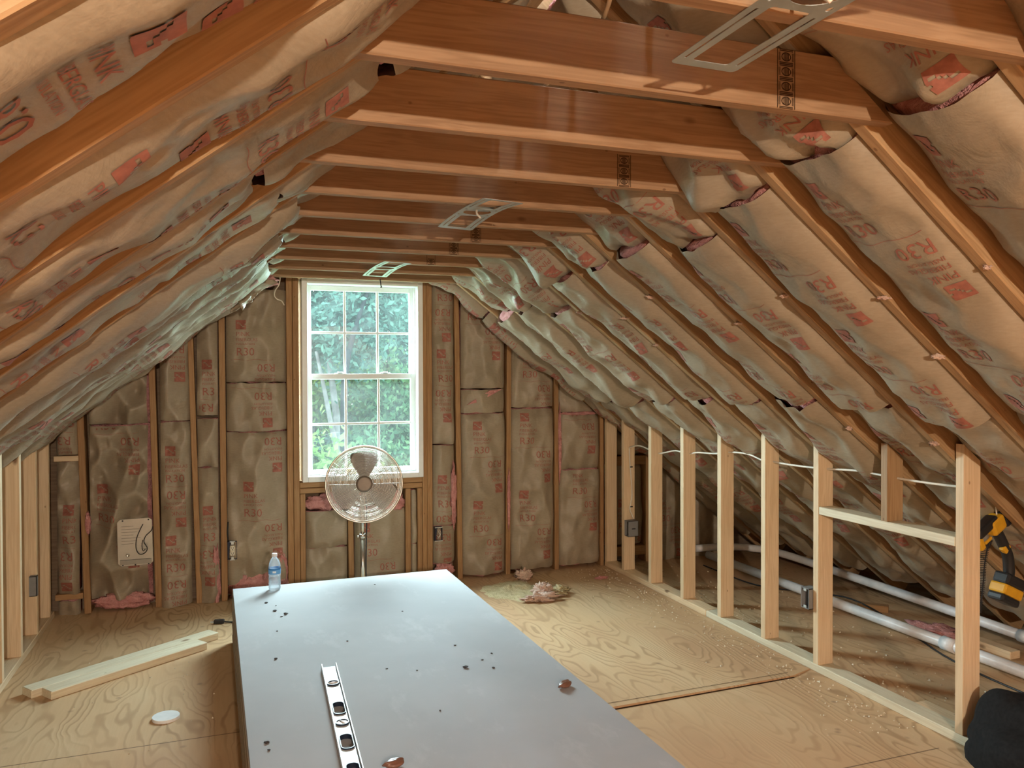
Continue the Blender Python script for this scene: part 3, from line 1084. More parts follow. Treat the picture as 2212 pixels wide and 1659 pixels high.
def crumple_sheet(name, o, ux, uy, w, h, amp, seed, mat, parent, n=16, curl=0.0):
    o, ux, uy = Vector(o), Vector(ux).normalized(), Vector(uy).normalized()
    nz = ux.cross(uy)
    V, F = [], []
    for j in range(n + 1):
        for i in range(n + 1):
            a, b = i / n, j / n
            d = amp * float(vnoise(a * 4, b * 4, seed)) + amp * 0.6 * abs(float(vnoise(a * 9, b * 7, seed + 1))) + curl * (a - 0.5) ** 2
            e = 1 + 0.12 * float(vnoise(b * 6, 2.2, seed + 3))
            V.append(o + ux * (w * (a * e)) + uy * (h * b * (1 + 0.12 * float(vnoise(a * 6, 5.2, seed + 4)))) + nz * d)
    for j in range(n):
        for i in range(n):
            F.append((j * (n + 1) + i, j * (n + 1) + i + 1, (j + 1) * (n + 1) + i + 1, (j + 1) * (n + 1) + i))
    ob = pyd(name, V, F, mat, parent, smooth=True)
    m = ob.modifiers.new('s', 'SOLIDIFY')
    m.thickness = 0.004
    return ob


crumple_sheet('paper_facing', (0.085, 5.00, 1.862), (0.75, 0.05, 0.64), (-0.3, -0.25, 0.7), 0.24, 0.13, 0.03, 71, PAPER, t, curl=0.2)
crumple_sheet('paper_flap', (0.030, 5.04, 1.838), (0.85, -0.1, 0.5), (0.1, -0.1, 0.5), 0.16, 0.055, 0.03, 75, PAPER, t)
lump('fiberglass', (0.232, 5.05, 2.035), (0.065, 0.05, 0.035), PINK, None, None, 77, t)['label'] = 'pink fiberglass wool'

# ------------------------------------------------------------------ window
win = empty('window_1', (0.889, 5.5, 0.75))
tag(win, kind='structure')
WX0, WX1, WZ0, WZ1 = 0.480, 1.300, 0.752, 2.114
bm = bmesh.new()
bm_box(bm, (WX0, 5.440, WZ0), (WX0 + 0.036, 5.61, WZ1), 0.002)
bm_box(bm, (WX1 - 0.036, 5.440, WZ0), (WX1, 5.61, WZ1), 0.002)
bm_box(bm, (WX0 + 0.036, 5.440, WZ1 - 0.036), (WX1 - 0.036, 5.61, WZ1), 0.002)
bm_box(bm, (WX0 + 0.036, 5.435, WZ0), (WX1 - 0.036, 5.61, WZ0 + 0.036), 0.002)
for dy in (0.0, 0.035):
    bm_box(bm, (WX0 + 0.036, 5.515 + dy * 1.0, WZ0 + 0.036), (WX0 + 0.046, 5.522 + dy, WZ1 - 0.036))
    bm_box(bm, (WX1 - 0.046, 5.515 + dy, WZ0 + 0.036), (WX1 - 0.036, 5.522 + dy, WZ1 - 0.036))
from_bm('window_frame', bm, VINYL, win)


def sash(name, y0, z0, z1, bot, top):
    x0, x1, st = WX0 + 0.037, WX1 - 0.037, 0.034
    bm = bmesh.new()
    y1 = y0 + 0.03
    bm_box(bm, (x0, y0, z0), (x0 + st, y1, z1), 0.002)
    bm_box(bm, (x1 - st, y0, z0), (x1, y1, z1), 0.002)
    bm_box(bm, (x0 + st, y0, z0), (x1 - st, y1, z0 + bot), 0.002)
    bm_box(bm, (x0 + st, y0, z1 - top), (x1 - st, y1, z1), 0.002)
    s_ = from_bm(name, bm, VINYL, win)
    gx0, gx1, gz0, gz1 = x0 + st, x1 - st, z0 + bot, z1 - top
    box('pane', (gx0, y0 + 0.013, gz0), (gx1, y0 + 0.018, gz1), PANE, s_, bev=0)
    bm = bmesh.new()
    for i in (1, 2):
        x = gx0 + (gx1 - gx0) * i / 3
        bm_box(bm, (x - 0.0085, y0 + 0.006, gz0), (x + 0.0085, y0 + 0.0125, gz1), 0.002)
    zc = (gz0 + gz1) / 2
    bm_box(bm, (gx0, y0 + 0.0055, zc - 0.0085), (gx1, y0 + 0.0122, zc + 0.0085), 0.002)
    from_bm('muntin_grid', bm, VINYL, s_)
    return s_


sash('upper_sash', 5.552, 1.435, WZ1 - 0.037, 0.034, 0.034)
lw = sash('lower_sash', 5.518, WZ0 + 0.037, 1.475, 0.034, 0.036)
for x in (0.74, 1.05):
    b = bmesh.new()
    bm_box(b, (x - 0.035, 5.522, 1.4755), (x + 0.035, 5.545, 1.481), 0.002)
    bm_box(b, (x - 0.016, 5.510, 1.481), (x + 0.016, 5.535, 1.489), 0.003)
    from_bm('sash_lock', b, STEEL, lw)

# things lying on the sill
tag(box('sill_carton', (0.772, 5.455, 0.789), (0.832, 5.505, 0.829), SILLBOX, bev=0.003), 'small tan carton on the window sill behind the fan', 'box')
bm = bmesh.new()
bm_box(bm, (0.60, 5.452, 0.789), (0.705, 5.51, 0.797), 0.003)
bm_box(bm, (0.655, 5.462, 0.797), (0.70, 5.500, 0.805), 0.003)
tag(from_bm('folded_paper', bm, WHITE), 'white folded paper on the window sill left of the tan carton', 'paper')

# ------------------------------------------------------------------ outside
tag(box('ground', (-60, 6.5, -5.2), (70, 90, -5.0), GRASS, bev=0), kind='structure')
bpy.data.objects['ground'].name = 'ground'
LEAFM = [mat_leaf('leaf_blue_green', [(0.004, 0.011, 0.009), (0.008, 0.019, 0.015), (0.0145, 0.028, 0.022), (0.0065, 0.0145, 0.0117)]),
         mat_leaf('leaf_mid_green', [(0.005, 0.0128, 0.0066), (0.01, 0.0225, 0.0105), (0.017, 0.03, 0.0145), (0.0075, 0.017, 0.0098)]),
         mat_leaf('leaf_yellow_green', [(0.0105, 0.0225, 0.0066), (0.019, 0.034, 0.01), (0.024, 0.036, 0.0122), (0.009, 0.0185, 0.0075)])]


def tree(label, base, crown, rad, nl, size, mat, seed, trunk, bark=None, group='trees outside the window', clumps=50):
    rng = np.random.RandomState(seed)
    root = empty('tree', base)
    tag(root, label, 'tree', group)
    # trunk: list of (point, radius)
    pts = smooth_path([q[:3] for q in trunk], 4)
    rr = [trunk[0][3] + (trunk[-1][3] - trunk[0][3]) * i / (len(pts) - 1) for i in range(len(pts))]
    tube('trunk', pts, rr, bark or BARK, root, 8)
    c = rng.normal(size=(clumps, 3))
    c /= np.linalg.norm(c, axis=1)[:, None]
    c = np.array(crown) + c * np.array(rad) * (rng.rand(clumps, 1) ** 0.4) * 0.92
    ci = rng.randint(0, clumps, nl)
    P = c[ci] + rng.normal(size=(nl, 3)) * np.array(rad) * 0.16
    a = rng.normal(size=(nl, 3))
    a /= np.linalg.norm(a, axis=1)[:, None]
    b = np.cross(a, rng.normal(size=(nl, 3)))
    b /= np.linalg.norm(b, axis=1)[:, None]
    s = size * (0.6 + 0.8 * rng.rand(nl, 1))
    V = np.stack([P - a * s, P + b * s * 0.45, P + a * s, P - b * s * 0.45], 1).reshape(-1, 3)
    F = np.arange(nl * 4).reshape(-1, 4)
    me = bpy.data.meshes.new('foliage')
    me.from_pydata(V.tolist(), [], F.tolist())
    link('foliage', me, mat, root)


def T(x, y, z):
    return (x, y, z)


tree('pale-barked tree with grey trunk seen through the lower left panes', (2.15, 16, -5), (1.2, 16.6, 3.0), (1.7, 1.2, 1.6), 9500, 0.085, LEAFM[0], 1,
     [(2.3, 16, -5, 0.13), (2.2, 16, -1, 0.11), (2.0, 16, 1.2, 0.07), (1.75, 16.2, 3.2, 0.03)])
tree('dark leaning tree seen through the middle upper panes', (2.1, 14.5, -5), (2.4, 15.3, 2.6), (1.1, 0.9, 1.1), 5200, 0.075, LEAFM[0], 2,
     [(1.95, 14.5, -5, 0.09), (2.0, 14.5, 0, 0.075), (2.05, 14.5, 1.6, 0.06), (2.35, 14.5, 2.7, 0.04), (2.6, 14.5, 3.3, 0.02)], BARK_D)
tree('yellow-green bushy tree low behind the lower panes', (1.55, 13, -5), (1.4, 13, -1.0), (1.2, 0.9, 1.5), 4200, 0.08, LEAFM[2], 3,
     [(1.5, 13, -5, 0.08), (1.5, 13, -2, 0.05), (1.45, 13, -0.6, 0.02)])
tree('bright young tree behind the meeting rail of the window', (1.9, 18, -5), (2.0, 18, 1.0), (1.5, 1.0, 0.75), 3600, 0.085, LEAFM[2], 4,
     [(1.7, 18, -5, 0.10), (1.75, 18, -1, 0.08), (1.9, 18, 1.0, 0.03)])
tree('leaning pale snag trunk beside the grey trunk', (2.25, 15.2, -5), (2.9, 15.6, -0.6), (0.8, 0.6, 0.8), 1400, 0.075, LEAFM[1], 5,
     [(2.3, 15.2, -5, 0.08), (2.1, 15.2, -1, 0.065), (1.85, 15.2, 0.6, 0.05), (1.6, 15.2, 1.9, 0.03)])
tree('thin pine seen through the right lower panes', (3.35, 17, -5), (3.3, 17, 0.5), (1.0, 0.8, 1.7), 4200, 0.075, LEAFM[1], 6,
     [(3.3, 17, -5, 0.09), (3.3, 17, 0, 0.07), (3.3, 17, 2.2, 0.03)], BARK_D)
tree('airy tree with sky gaps at the upper right of the window', (3.6, 19, -5), (3.8, 19, 2.4), (1.3, 1.0, 1.3), 3600, 0.085, LEAFM[0], 7,
     [(3.7, 19, -5, 0.11), (3.7, 19, 1, 0.08), (3.9, 19, 3.6, 0.03)], BARK_D)
tree('dense woodland tree far behind at the left', (1.0, 26, -5), (0.9, 27, 0.4), (2.6, 1.5, 4.9), 15000, 0.15, LEAFM[0], 8,
     [(1.0, 27, -5, 0.18), (1.0, 27, 0, 0.14), (1.0, 27, 3.5, 0.05)])
tree('dense woodland tree far behind in the middle', (3.6, 27, -5), (3.8, 28, 0.3), (2.5, 1.5, 4.5), 14000, 0.15, LEAFM[1], 9,
     [(3.6, 28, -5, 0.18), (3.6, 28, 0, 0.14), (3.6, 28, 3, 0.05)])
tree('dense woodland tree far behind at the right', (6.4, 26, -5), (6.6, 27, 0.2), (2.4, 1.5, 4.4), 10000, 0.15, LEAFM[0], 10,
     [(6.4, 27, -5, 0.18), (6.4, 27, 0, 0.14), (6.4, 27, 3, 0.05)])
tree('mid green tree beyond the left window jamb', (-0.6, 17, -5), (-0.6, 18, 1.0), (1.6, 1.2, 3.0), 4500, 0.10, LEAFM[1], 11,
     [(-0.6, 18, -5, 0.12), (-0.6, 18, 1, 0.08), (-0.6, 18, 3, 0.03)])
tree('mid green tree beyond the right window jamb', (5.6, 18, -5), (5.6, 19, 1.0), (1.5, 1.2, 2.9), 4500, 0.10, LEAFM[1], 12,
     [(5.6, 19, -5, 0.12), (5.6, 19, 1, 0.08), (5.6, 19, 3, 0.03)])

# ------------------------------------------------------------------ knee walls


def kstud(y, z1, label, side=1, z0=0.038, name='wall_stud', bow=0.0, w=0.089):
    x = XR + w / 2 if side > 0 else XL - w / 2
    # slanted top following the rafter underside, on the near side of the rafter
    zi = z1
    zo = z1 - w * M_
    M = frame((XR if side > 0 else XL - w, y, z0), (0, 0, 1), (1, 0, 0))
    zl, zr_ = (zi, zo) if side > 0 else (zo, zi)
    poly = [(0, 0), (zl - z0, 0), (zr_ - z0, w), (0, w)]
    o = prism(name, poly, 0.038, W_NEW, M, bev=0.002)
    return tag(o, label, 'stud', 'right knee wall studs' if side > 0 else 'left knee wall studs')


# local Z of that frame: X(0,0,1) x Y(1,0,0) = (0,1,0): thickness runs towards the window
ks = [(2.333, 1.19, 'knee wall stud nearest the camera, right side of the door opening'),
      (3.146, 1.19, 'knee wall stud at the left side of the door opening'),
      (3.553, 1.19, 'right knee wall stud, first beyond the door opening'),
      (3.959, 1.19, 'right knee wall stud, second beyond the door opening'),
      (4.365, 1.19, 'right knee wall stud, third beyond the door opening'),
      (4.772, 1.19, 'slightly bowed right knee wall stud, fourth beyond the door opening'),
      (5.165, 1.19, 'right knee wall stud carrying the grey switch box'),
      (5.442, 1.19, 'right knee wall stud in the far corner by the window wall')]
for y, z, lab in ks:
    kstud(y, z, lab)
o = board('door_header', (XR + 0.0445, 2.372, 0.798), (XR + 0.0445, 3.145, 0.798), 0.089, 0.038, (1, 0, 0), W_PALE)
tag(o, 'flat header board across the low door opening', 'board')
M = frame((XR, 2.716, 0.817), (0, 0, 1), (1, 0, 0))
o = prism('cripple_stud', [(0, 0), (0.345, 0), (0.345 - 0.089 * M_, 0.089), (0, 0.089)], 0.038, W_OLD, M)
tag(o, 'short orange cripple stud standing on the door header', 'stud')
o = board('bottom_plate', (XR + 0.0445, 2.235, 0.019), (XR + 0.0445, 4.115, 0.019), 0.089, 0.038, (1, 0, 0), W_PALE)
tag(o, 'pale floor plate of the right knee wall, near piece', 'board')
o = board('bottom_plate', (XR + 0.0445, 4.118, 0.019), (XR + 0.0445, 5.482, 0.019), 0.089, 0.038, (1, 0, 0), W_NEW)
tag(o, 'floor plate of the right knee wall, far piece to the window wall', 'board')
ls = [(4.275, 'left knee wall stud cut by the left picture edge'), (4.643, 'left knee wall stud with a grey box beside it'),
      (5.015, 'left knee wall stud, second from the window wall'), (5.345, 'left knee wall stud in the corner of the window wall')]
for y, lab in ls:
    kstud(y, 1.17, lab, -1)
o = board('bottom_plate', (XL - 0.0445, 2.2, 0.019), (XL - 0.0445, 5.482, 0.019), 0.089, 0.038, (1, 0, 0), W_NEW)
tag(o, 'floor plate of the left knee wall', 'board')
# cavity batts behind the left knee wall are one leaning panel each side of view: dark eave stays open

# lifted plywood sheet on the right
o = box('plywood_sheet', (1.34, 3.118, 0.0), (2.715, 5.30, 0.007), PLY, bev=0.001, M=Matrix.Translation((0, 0, 0)))
o.data.clear_geometry()
vs = [(1.34, 3.112, 0), (2.58, 3.150, 0), (2.715, 3.20, 0), (2.715, 5.44, 0), (1.34, 5.44, 0)]
tp = [(1.34, 3.112, 0.010), (2.58, 3.150, 0.007), (2.715, 3.20, 0.004), (2.715, 5.44, 0.003), (1.34, 5.44, 0.005)]
o.data.from_pydata(vs + tp, [], [(4, 3, 2, 1, 0), (5, 6, 7, 8, 9)] + [(i, (i + 1) % 5, 5 + (i + 1) % 5, 5 + i) for i in range(5)])
tag(o, 'plywood floor sheet with a lifted front edge between drywall stack and right wall', 'plywood')
# its dark joint line just behind the lifted edge
pyd('joint_line', [(1.34, 3.150, 0.0112), (2.575, 3.186, 0.0085), (2.575, 3.189, 0.0085), (1.34, 3.153, 0.0112)], [(0, 1, 2, 3)], INK, o)

pyd('gap_line', [(1.34, 3.098, 0.0006), (2.575, 3.136, 0.0006), (2.575, 3.146, 0.0006), (1.34, 3.110, 0.0006)], [(0, 1, 2, 3)], INK, o)

# cables through the right studs
pts = [(2.765, 5.17, 0.93), (2.775, 5.02, 0.955), (2.78, 4.80, 0.925), (2.785, 4.70, 0.935), (2.78, 4.55, 0.962), (2.77, 4.385, 0.958), (2.775, 4.28, 0.975),
       (2.78, 4.10, 0.985), (2.775, 3.975, 1.005), (2.785, 3.80, 1.012), (2.78, 3.65, 0.990), (2.775, 3.57, 0.992), (2.78, 3.40, 0.990), (2.775, 3.165, 0.998),
       (2.78, 2.95, 1.012), (2.78, 2.735, 1.006), (2.78, 2.55, 1.006), (2.785, 2.375, 1.010)]
o = tube('electrical_cable', smooth_path(pts, 6), 0.0052, CABLE, None, 8)
tag(o, 'white electrical cable threaded through the right knee wall studs', 'cable')
o = tube('electrical_cable', smooth_path([(2.765, 5.16, 0.93), (2.764, 5.156, 0.85), (2.775, 5.156, 0.72), (2.783, 5.156, 0.58), (2.765, 5.155, 0.49), (2.775, 5.15, 0.45), (2.79, 5.148, 0.412)], 6), 0.0045, CABLE, None, 8)
tag(o, 'white cable stapled down the stud to the grey switch box', 'cable')
for z in (0.79, 0.50):
    box('staple', (-0.010, -0.006, -0.004), (0.010, 0.0, 0.004), BLACK, o, bev=0.001, M=Matrix.Translation((2.776, 5.151, z)))


def device_box(label, x0, x1, y0, y1, z0, z1, mat, face='-y', name='switch_box', open_=True):
    root = empty(name, ((x0 + x1) / 2, (y0 + y1) / 2, z0))
    tag(root, label, 'electrical box')
    bm = bmesh.new()
    t = 0.003
    if face == '-y':
        bm_box(bm, (x0, y0, z0), (x0 + t, y1, z1))
        bm_box(bm, (x1 - t, y0, z0), (x1, y1, z1))
        bm_box(bm, (x0, y0, z0), (x1, y1, z0 + t))
        bm_box(bm, (x0, y0, z1 - t), (x1, y1, z1))
        bm_box(bm, (x0, y1 - t, z0), (x1, y1, z1))
    else:
        bm_box(bm, (x0, y0, z0), (x1, y0 + t, z1))
        bm_box(bm, (x0, y1 - t, z0), (x1, y1, z1))
        bm_box(bm, (x0, y0, z0), (x1, y1, z0 + t))
        bm_box(bm, (x0, y0, z1 - t), (x1, y1, z1))
        bm_box(bm, (x1 - t, y0, z0), (x1, y1, z1))
    from_bm('box_shell', bm, mat, root)
    return root


r = device_box('grey plastic switch box on the second right knee wall stud from the corner', 2.725, 2.805, 5.100, 5.163, 0.292, 0.405, GREYBOX, '-x')
box('side_label', (2.752, 5.0985, 0.345), (2.780, 5.0997, 0.352), BLACK, r, bev=0)
r = device_box('small grey open outlet box on the stud left of the door opening', 2.700, 2.760, 3.187, 3.245, 0.302, 0.404, GREYBOX, '-x')
for z in (0.312, 0.394):
    box('screw_tab', (2.699, 3.206, z - 0.006), (2.703, 3.226, z + 0.006), STEEL, r, bev=0.001)
r = device_box('grey outlet box on the left knee wall stud near the floor', XL - 0.030, XL + 0.006, 4.975, 5.012, 0.26, 0.37, GREYBOX, '-x')
r = device_box('open dark metal junction box right of the window with loose wires', 1.382, 1.436, 5.448, 5.486, 0.292, 0.390, BLUEBOX)
box('front_rim', (1.380, 5.445, 0.385), (1.438, 5.449, 0.392), STEEL, r, bev=0.001)
box('front_rim', (1.380, 5.445, 0.290), (1.438, 5.449, 0.297), STEEL, r, bev=0.001)
tube('wire', smooth_path([(1.40, 5.478, 0.37), (1.405, 5.450, 0.36), (1.418, 5.446, 0.335), (1.412, 5.460, 0.315), (1.40, 5.475, 0.33)], 6), 0.002, CABLE, r)
tube('wire', smooth_path([(1.415, 5.478, 0.375), (1.424, 5.448, 0.35), (1.410, 5.446, 0.325), (1.402, 5.470, 0.31)], 6), 0.002, CABLE, r)
# duplex outlet left
r = device_box('ivory duplex outlet in a dark box on the gable wall left of the window', 0.006, 0.064, 5.448, 5.486, 0.275, 0.392, BLUEBOX, name='wall_outlet')
bm = bmesh.new()
bm_box(bm, (0.020, 5.440, 0.300), (0.050, 5.452, 0.366), 0.004)
for zc in (0.316, 0.350):
    V, F = lathe_mesh([(0.0165, 0), (0.0165, 0.005), (0.014, 0.007)], 16)
    vv = [bm.verts.new((0.035 + x, 5.441 - z, zc + y)) for x, y, z in V]
    for f in F:
        try:
            bm.faces.new([vv[i] for i in f])
        except ValueError:
            pass
from_bm('receptacle', bm, IVORY, r)
bm = bmesh.new()
for zc in (0.316, 0.350):
    for dx in (-0.006, 0.006):
        bm_box(bm, (0.035 + dx - 0.0013, 5.4325, zc - 0.002), (0.035 + dx + 0.0013, 5.4338, zc + 0.008))
    bm_box(bm, (0.0325, 5.4325, zc - 0.011), (0.0375, 5.4338, zc - 0.006))
from_bm('slots', bm, BLACK, r)
bm = bmesh.new()
for zc in (0.282, 0.384):
    bm_box(bm, (0.026, 5.440, zc - 0.012), (0.044, 5.444, zc + 0.012), 0.002)
    for dx in (-0.011, 0.011):
        bm_box(bm, (0.035 + dx - 0.005, 5.440, zc - 0.005 + (0.008 if zc > 0.3 else -0.008)), (0.035 + dx + 0.005, 5.444, zc + 0.005 + (0.008 if zc > 0.3 else -0.008)), 0.002)
from_bm('mounting_ear', bm, STEEL, r)
tube('supply_cable', smooth_path([(0.010, 5.47, 0.390), (0.006, 5.46, 0.45), (0.010, 5.452, 0.52)], 5), 0.005, WIRE, r)

# white metal electrical box on the left gable
r = empty('metal_junction_panel', (-0.527, 5.40, 0.292))
tag(r, 'white metal electrical back box with loose wire on the left gable wall', 'electrical box')
out = [(-0.10, -0.128), (-0.080, -0.146), (0.080, -0.146), (0.098, -0.130), (0.098, 0.130), (0.080, 0.146), (-0.080, 0.146), (-0.10, 0.128)]
prism('back_plate', out, 0.012, mat_plain('painted_steel', (0.46, 0.43, 0.37), 0.35, 0.5, 0.5, 0.06, 14.0), frame((-0.530, 5.412, 0.440), (1, 0, 0.02), (-0.02, 0, 1)), r, 0.002)
bm = bmesh.new()
bm_box(bm, (-0.615, 5.398, 0.330), (-0.445, 5.402, 0.334))
for x, z in ((-0.60, 0.575), (-0.455, 0.575), (-0.60, 0.302), (-0.455, 0.302), (-0.53, 0.30)):
    bm_box(bm, (x - 0.004, 5.397, z - 0.004), (x + 0.004, 5.4005, z + 0.004))
from_bm('screw_hole', bm, BLACK, r)
bm = bmesh.new()
for i in range(7):
    bm_box(bm, (-0.607, 5.3985, 0.43 + 0.018 * i), (-0.54 + 0.02 * ((i * 37) % 3), 5.3998, 0.432 + 0.018 * i))
for i in range(4):
    bm_box(bm, (-0.498, 5.3985, 0.395 + 0.011 * i), (-0.460, 5.3998, 0.397 + 0.011 * i))
from_bm('printing', bm, mat_plain('grey_ink', (0.22, 0.20, 0.17), 0.7), r)
box('lower_channel', (-0.615, 5.394, 0.305), (-0.440, 5.3995, 0.333), mat_plain('shaded_steel', (0.30, 0.28, 0.24), 0.4, 0.5), r, bev=0.001)
lathe('knockout', [(0.011, 0), (0.011, 0.004), (0.007, 0.005), (0.004, 0.003)], CHROME, r, frame((-0.572, 5.400, 0.362), (1, 0, 0), (0, 0, 1)), 16)
tube('loose_wire', smooth_path([(-0.482, 5.405, 0.555), (-0.50, 5.392, 0.52), (-0.522, 5.388, 0.46), (-0.524, 5.388, 0.40), (-0.505, 5.386, 0.366), (-0.475, 5.386, 0.372),
                                (-0.462, 5.388, 0.40), (-0.480, 5.388, 0.44), (-0.470, 5.39, 0.475), (-0.440, 5.395, 0.505), (-0.43, 5.40, 0.53)], 6), 0.0028, WIRE, r)
tube('loose_wire', smooth_path([(-0.487, 5.40, 0.45), (-0.492, 5.390, 0.42), (-0.486, 5.388, 0.385), (-0.472, 5.386, 0.395)], 6), 0.0022, WIRE, r)

o = tube('thermostat_wire', smooth_path([(0.345, 5.42, 2.12), (0.335, 5.43, 2.06), (0.312, 5.44, 2.02), (0.308, 5.44, 1.985), (0.325, 5.445, 1.965), (0.352, 5.45, 1.955), (0.370, 5.47, 1.93)], 6), 0.0042, CABLE, None, 8)
tag(o, 'thin white wire hanging at the top left of the window', 'cable')
o = tube('cable_hook', smooth_path([(0.954, 5.183, 2.09), (0.956, 5.17, 2.062), (0.957, 5.165, 2.045), (0.962, 5.168, 2.037), (0.953, 5.166, 2.036)], 5), 0.0035, BLACK, None, 6)
tag(o, 'small dark wire hook under the joist above the window', 'hook')
o = tube('electrical_cable', smooth_path([(0.62, 1.30, 2.30), (0.70, 1.36, 2.27), (0.78, 1.60, 2.232), (0.80, 2.0, 2.23), (0.80, 2.4, 2.23)], 6), 0.005, CABLE, None, 8)
tag(o, 'white cable lying over the ceiling joists near the peak', 'cable')

# ------------------------------------------------------------------ recessed light plates


def light_plate(label, x0, x1, ya, yb, bow, seed, can):
    """thin steel mounting plate under the joists between ya (near) and yb (far)"""
    W, L = x1 - x0, yb - ya
    r0 = 0.012
    outer = rrect(0, 0, W, L, r0)
    rw = 0.034
    cx, cy = W / 2, L / 2
    R = min(0.052, W / 2 - 0.016)
    holes = [rrect(rw, 0.026, W - rw, cy - R - 0.020, 0.008), rrect(rw, cy + R + 0.020, W - rw, L - 0.026, 0.008), circle(cx, cy, R)]
    for xs in (0.0155, W - 0.0155):
        for a, b in ((0.03, cy - 0.085), (cy + 0.085, L - 0.03)):
            holes.append([(xs - 0.0022, a), (xs + 0.0022, a), (xs + 0.0022, b), (xs - 0.0022, b)])
        for q in (cy - 0.05, cy + 0.05):
            holes.append(rrect(xs - 0.004, q - 0.008, xs + 0.004, q + 0.008, 0.0035, 3))
    V, F = sheet_mesh(outer, holes, 0.0012)
    root = empty('light_mounting_plate', ((x0 + x1) / 2, (ya + yb) / 2, ZJ))
    tag(root, label, 'light plate')
    z0 = ZJ - 0.0022

    def warp(p):
        x, y, z = p
        b = bow * (abs(y / L - 0.55) ** 2) * 4
        return (x0 + x + 0.006 * math.sin(y * 3 + seed), ya + y, z0 + z - b * (0.6 + 0.4 * x / W))
    # split long edges so the plate can bow
    bm = bmesh.new()
    vs = [bm.verts.new(v) for v in V]
    for f in F:
        if len(set(f)) >= 3:
            try:
                bm.faces.new([vs[i] for i in f])
            except ValueError:
                pass
    for _ in range(3):
        es = [e for e in bm.edges if e.calc_length() > 0.05]
        if es:
            bmesh.ops.subdivide_edges(bm, edges=es, cuts=1)
            bmesh.ops.triangulate(bm, faces=bm.faces)
    for v in bm.verts:
        v.co = warp(v.co)
    from_bm('plate', bm, STEEL, root)
    if can:
        bx = box('driver_box', (x0 + cx - 0.03, ya + cy - 0.03, z0 + 0.012), (x0 + cx + 0.062, ya + cy + 0.045, z0 + 0.060), STEEL, root, bev=0.003)
        tube('lead_wire', smooth_path([(x0 + cx + 0.005, ya + cy + 0.01, z0 + 0.03), (x0 + cx + 0.0, ya + cy + 0.0, z0 - 0.004), (x0 + cx + 0.01, ya + cy - 0.015, z0 - 0.024)], 5), 0.004, CABLE, bx, 6)
    return root


light_plate('bent metal light mounting plate nearest the camera at the upper right', 0.820, 0.968, 0.70, 1.366, 0.004, 1, True)
light_plate('metal light mounting plate with a driver box under the middle joists', 0.823, 0.970, 2.580, 3.172, 0.018, 2, True)
light_plate('small bright light mounting plate nearest the window', 0.800, 0.950, 4.228, 4.906, 0.012, 3, False)

# ------------------------------------------------------------------ drywall stack
SX = [(0.037, 4.640), (1.258, 4.658), (1.296, 1.610), (0.075, 1.592)]
NS, T0 = 20, 0.0127
for i in range(NS):
    z0 = 0.028 + i * 0.0131
    j = (i * 7 % 5 - 2) * 0.0025 if i < NS - 1 else 0
    M = frame((SX[3][0] + 0.0 + j, SX[3][1] + j, z0), (SX[2][0] - SX[3][0], SX[2][1] - SX[3][1], 0), (SX[0][0] - SX[3][0], SX[0][1] - SX[3][1], 0))
    bm = bmesh.new()
    bm_box(bm, (0, 0, 0), (1.2212, 3.048, 0.0127), 0.0012 if i == NS - 1 else 0)
    o = from_bm('drywall_sheet', bm, DRY if i == NS - 1 else DRY_E, None, M)
    if i == NS - 1:
        tag(o, 'grey top sheet of the drywall stack carrying bottle and level', 'drywall', 'drywall stack')
    else:
        tag(o, 'drywall sheet lying beneath the top sheet of the floor stack', 'drywall', 'drywall stack')
TOP = 0.028 + (NS - 1) * 0.0131 + 0.0127
for i, y in enumerate((1.80, 2.65, 3.55, 4.42)):
    o = board('floor_runner', (0.09, y, 0.014), (1.22, y, 0.014), 0.06, 0.028, (0, 1, 0), W_NEW)
    tag(o, 'wooden runner lying under the drywall stack', 'board', 'runners under the drywall')

# scuffs and crumbs on the stack
rng = random.Random(5)
cr = [(0.188, 4.289, .010), (0.227, 4.129, .011), (0.271, 4.055, .014), (0.189, 3.428, .010), (0.900, 3.060, .013), (0.119, 2.655, .010), (1.003, 3.021, .008),
      (0.25, 4.02, .006), (0.215, 3.80, .006), (0.235, 4.22, .005), (0.78, 4.45, .006), (0.93, 3.33, .006), (1.05, 3.18, .006), (0.99, 3.12, .006), (0.71, 3.1, .005),
      (0.50, 3.55, .006), (0.12, 2.60, .007), (0.60, 3.16, .005), (0.82, 3.9, .006), (0.70, 2.70, .006)]
for i, (x, y, s) in enumerate(cr):
    V, F = [], []
    bm = bmesh.new()
    bmesh.ops.create_icosphere(bm, subdivisions=1, radius=s)
    for v in bm.verts:
        v.co = Vector((v.co.x * rng.uniform(0.4, 1.5), v.co.y * rng.uniform(0.4, 1.1), v.co.z * 0.35))
    zmin = min(v.co.z for v in bm.verts)
    o = from_bm('debris_crumb', bm, DARKBIT, None, Matrix.Translation((x, y, TOP - zmin)))
    tag(o, 'dark crumb of debris lying on the grey drywall sheet', 'debris', 'crumbs on the drywall')
for (x, y, a, lab) in ((1.194, 2.744, 0.6, 'crumpled brown plastic scrap near the right edge of the drywall stack'), (0.468, 2.363, 0.2, 'brown scrap right of the spirit level at the bottom edge')):
    bm = bmesh.new()
    bmesh.ops.create_icosphere(bm, subdivisions=3, radius=0.02)
    for v in bm.verts:
        n_ = float(vnoise(v.co.x * 90, v.co.y * 90 + v.co.z * 60, 3))
        v.co = Vector((v.co.x * (2.0 + 0.5 * n_), v.co.y * (0.9 + 0.4 * n_), v.co.z * (0.55 + 0.3 * n_)))
    zmin = min(v.co.z for v in bm.verts)
    o = from_bm('plastic_scrap', bm, BROWN, None, Matrix.Translation((x, y, TOP - zmin)) @ Matrix.Rotation(a, 4, 'Z'), True)
    tag(o, lab, 'scrap')

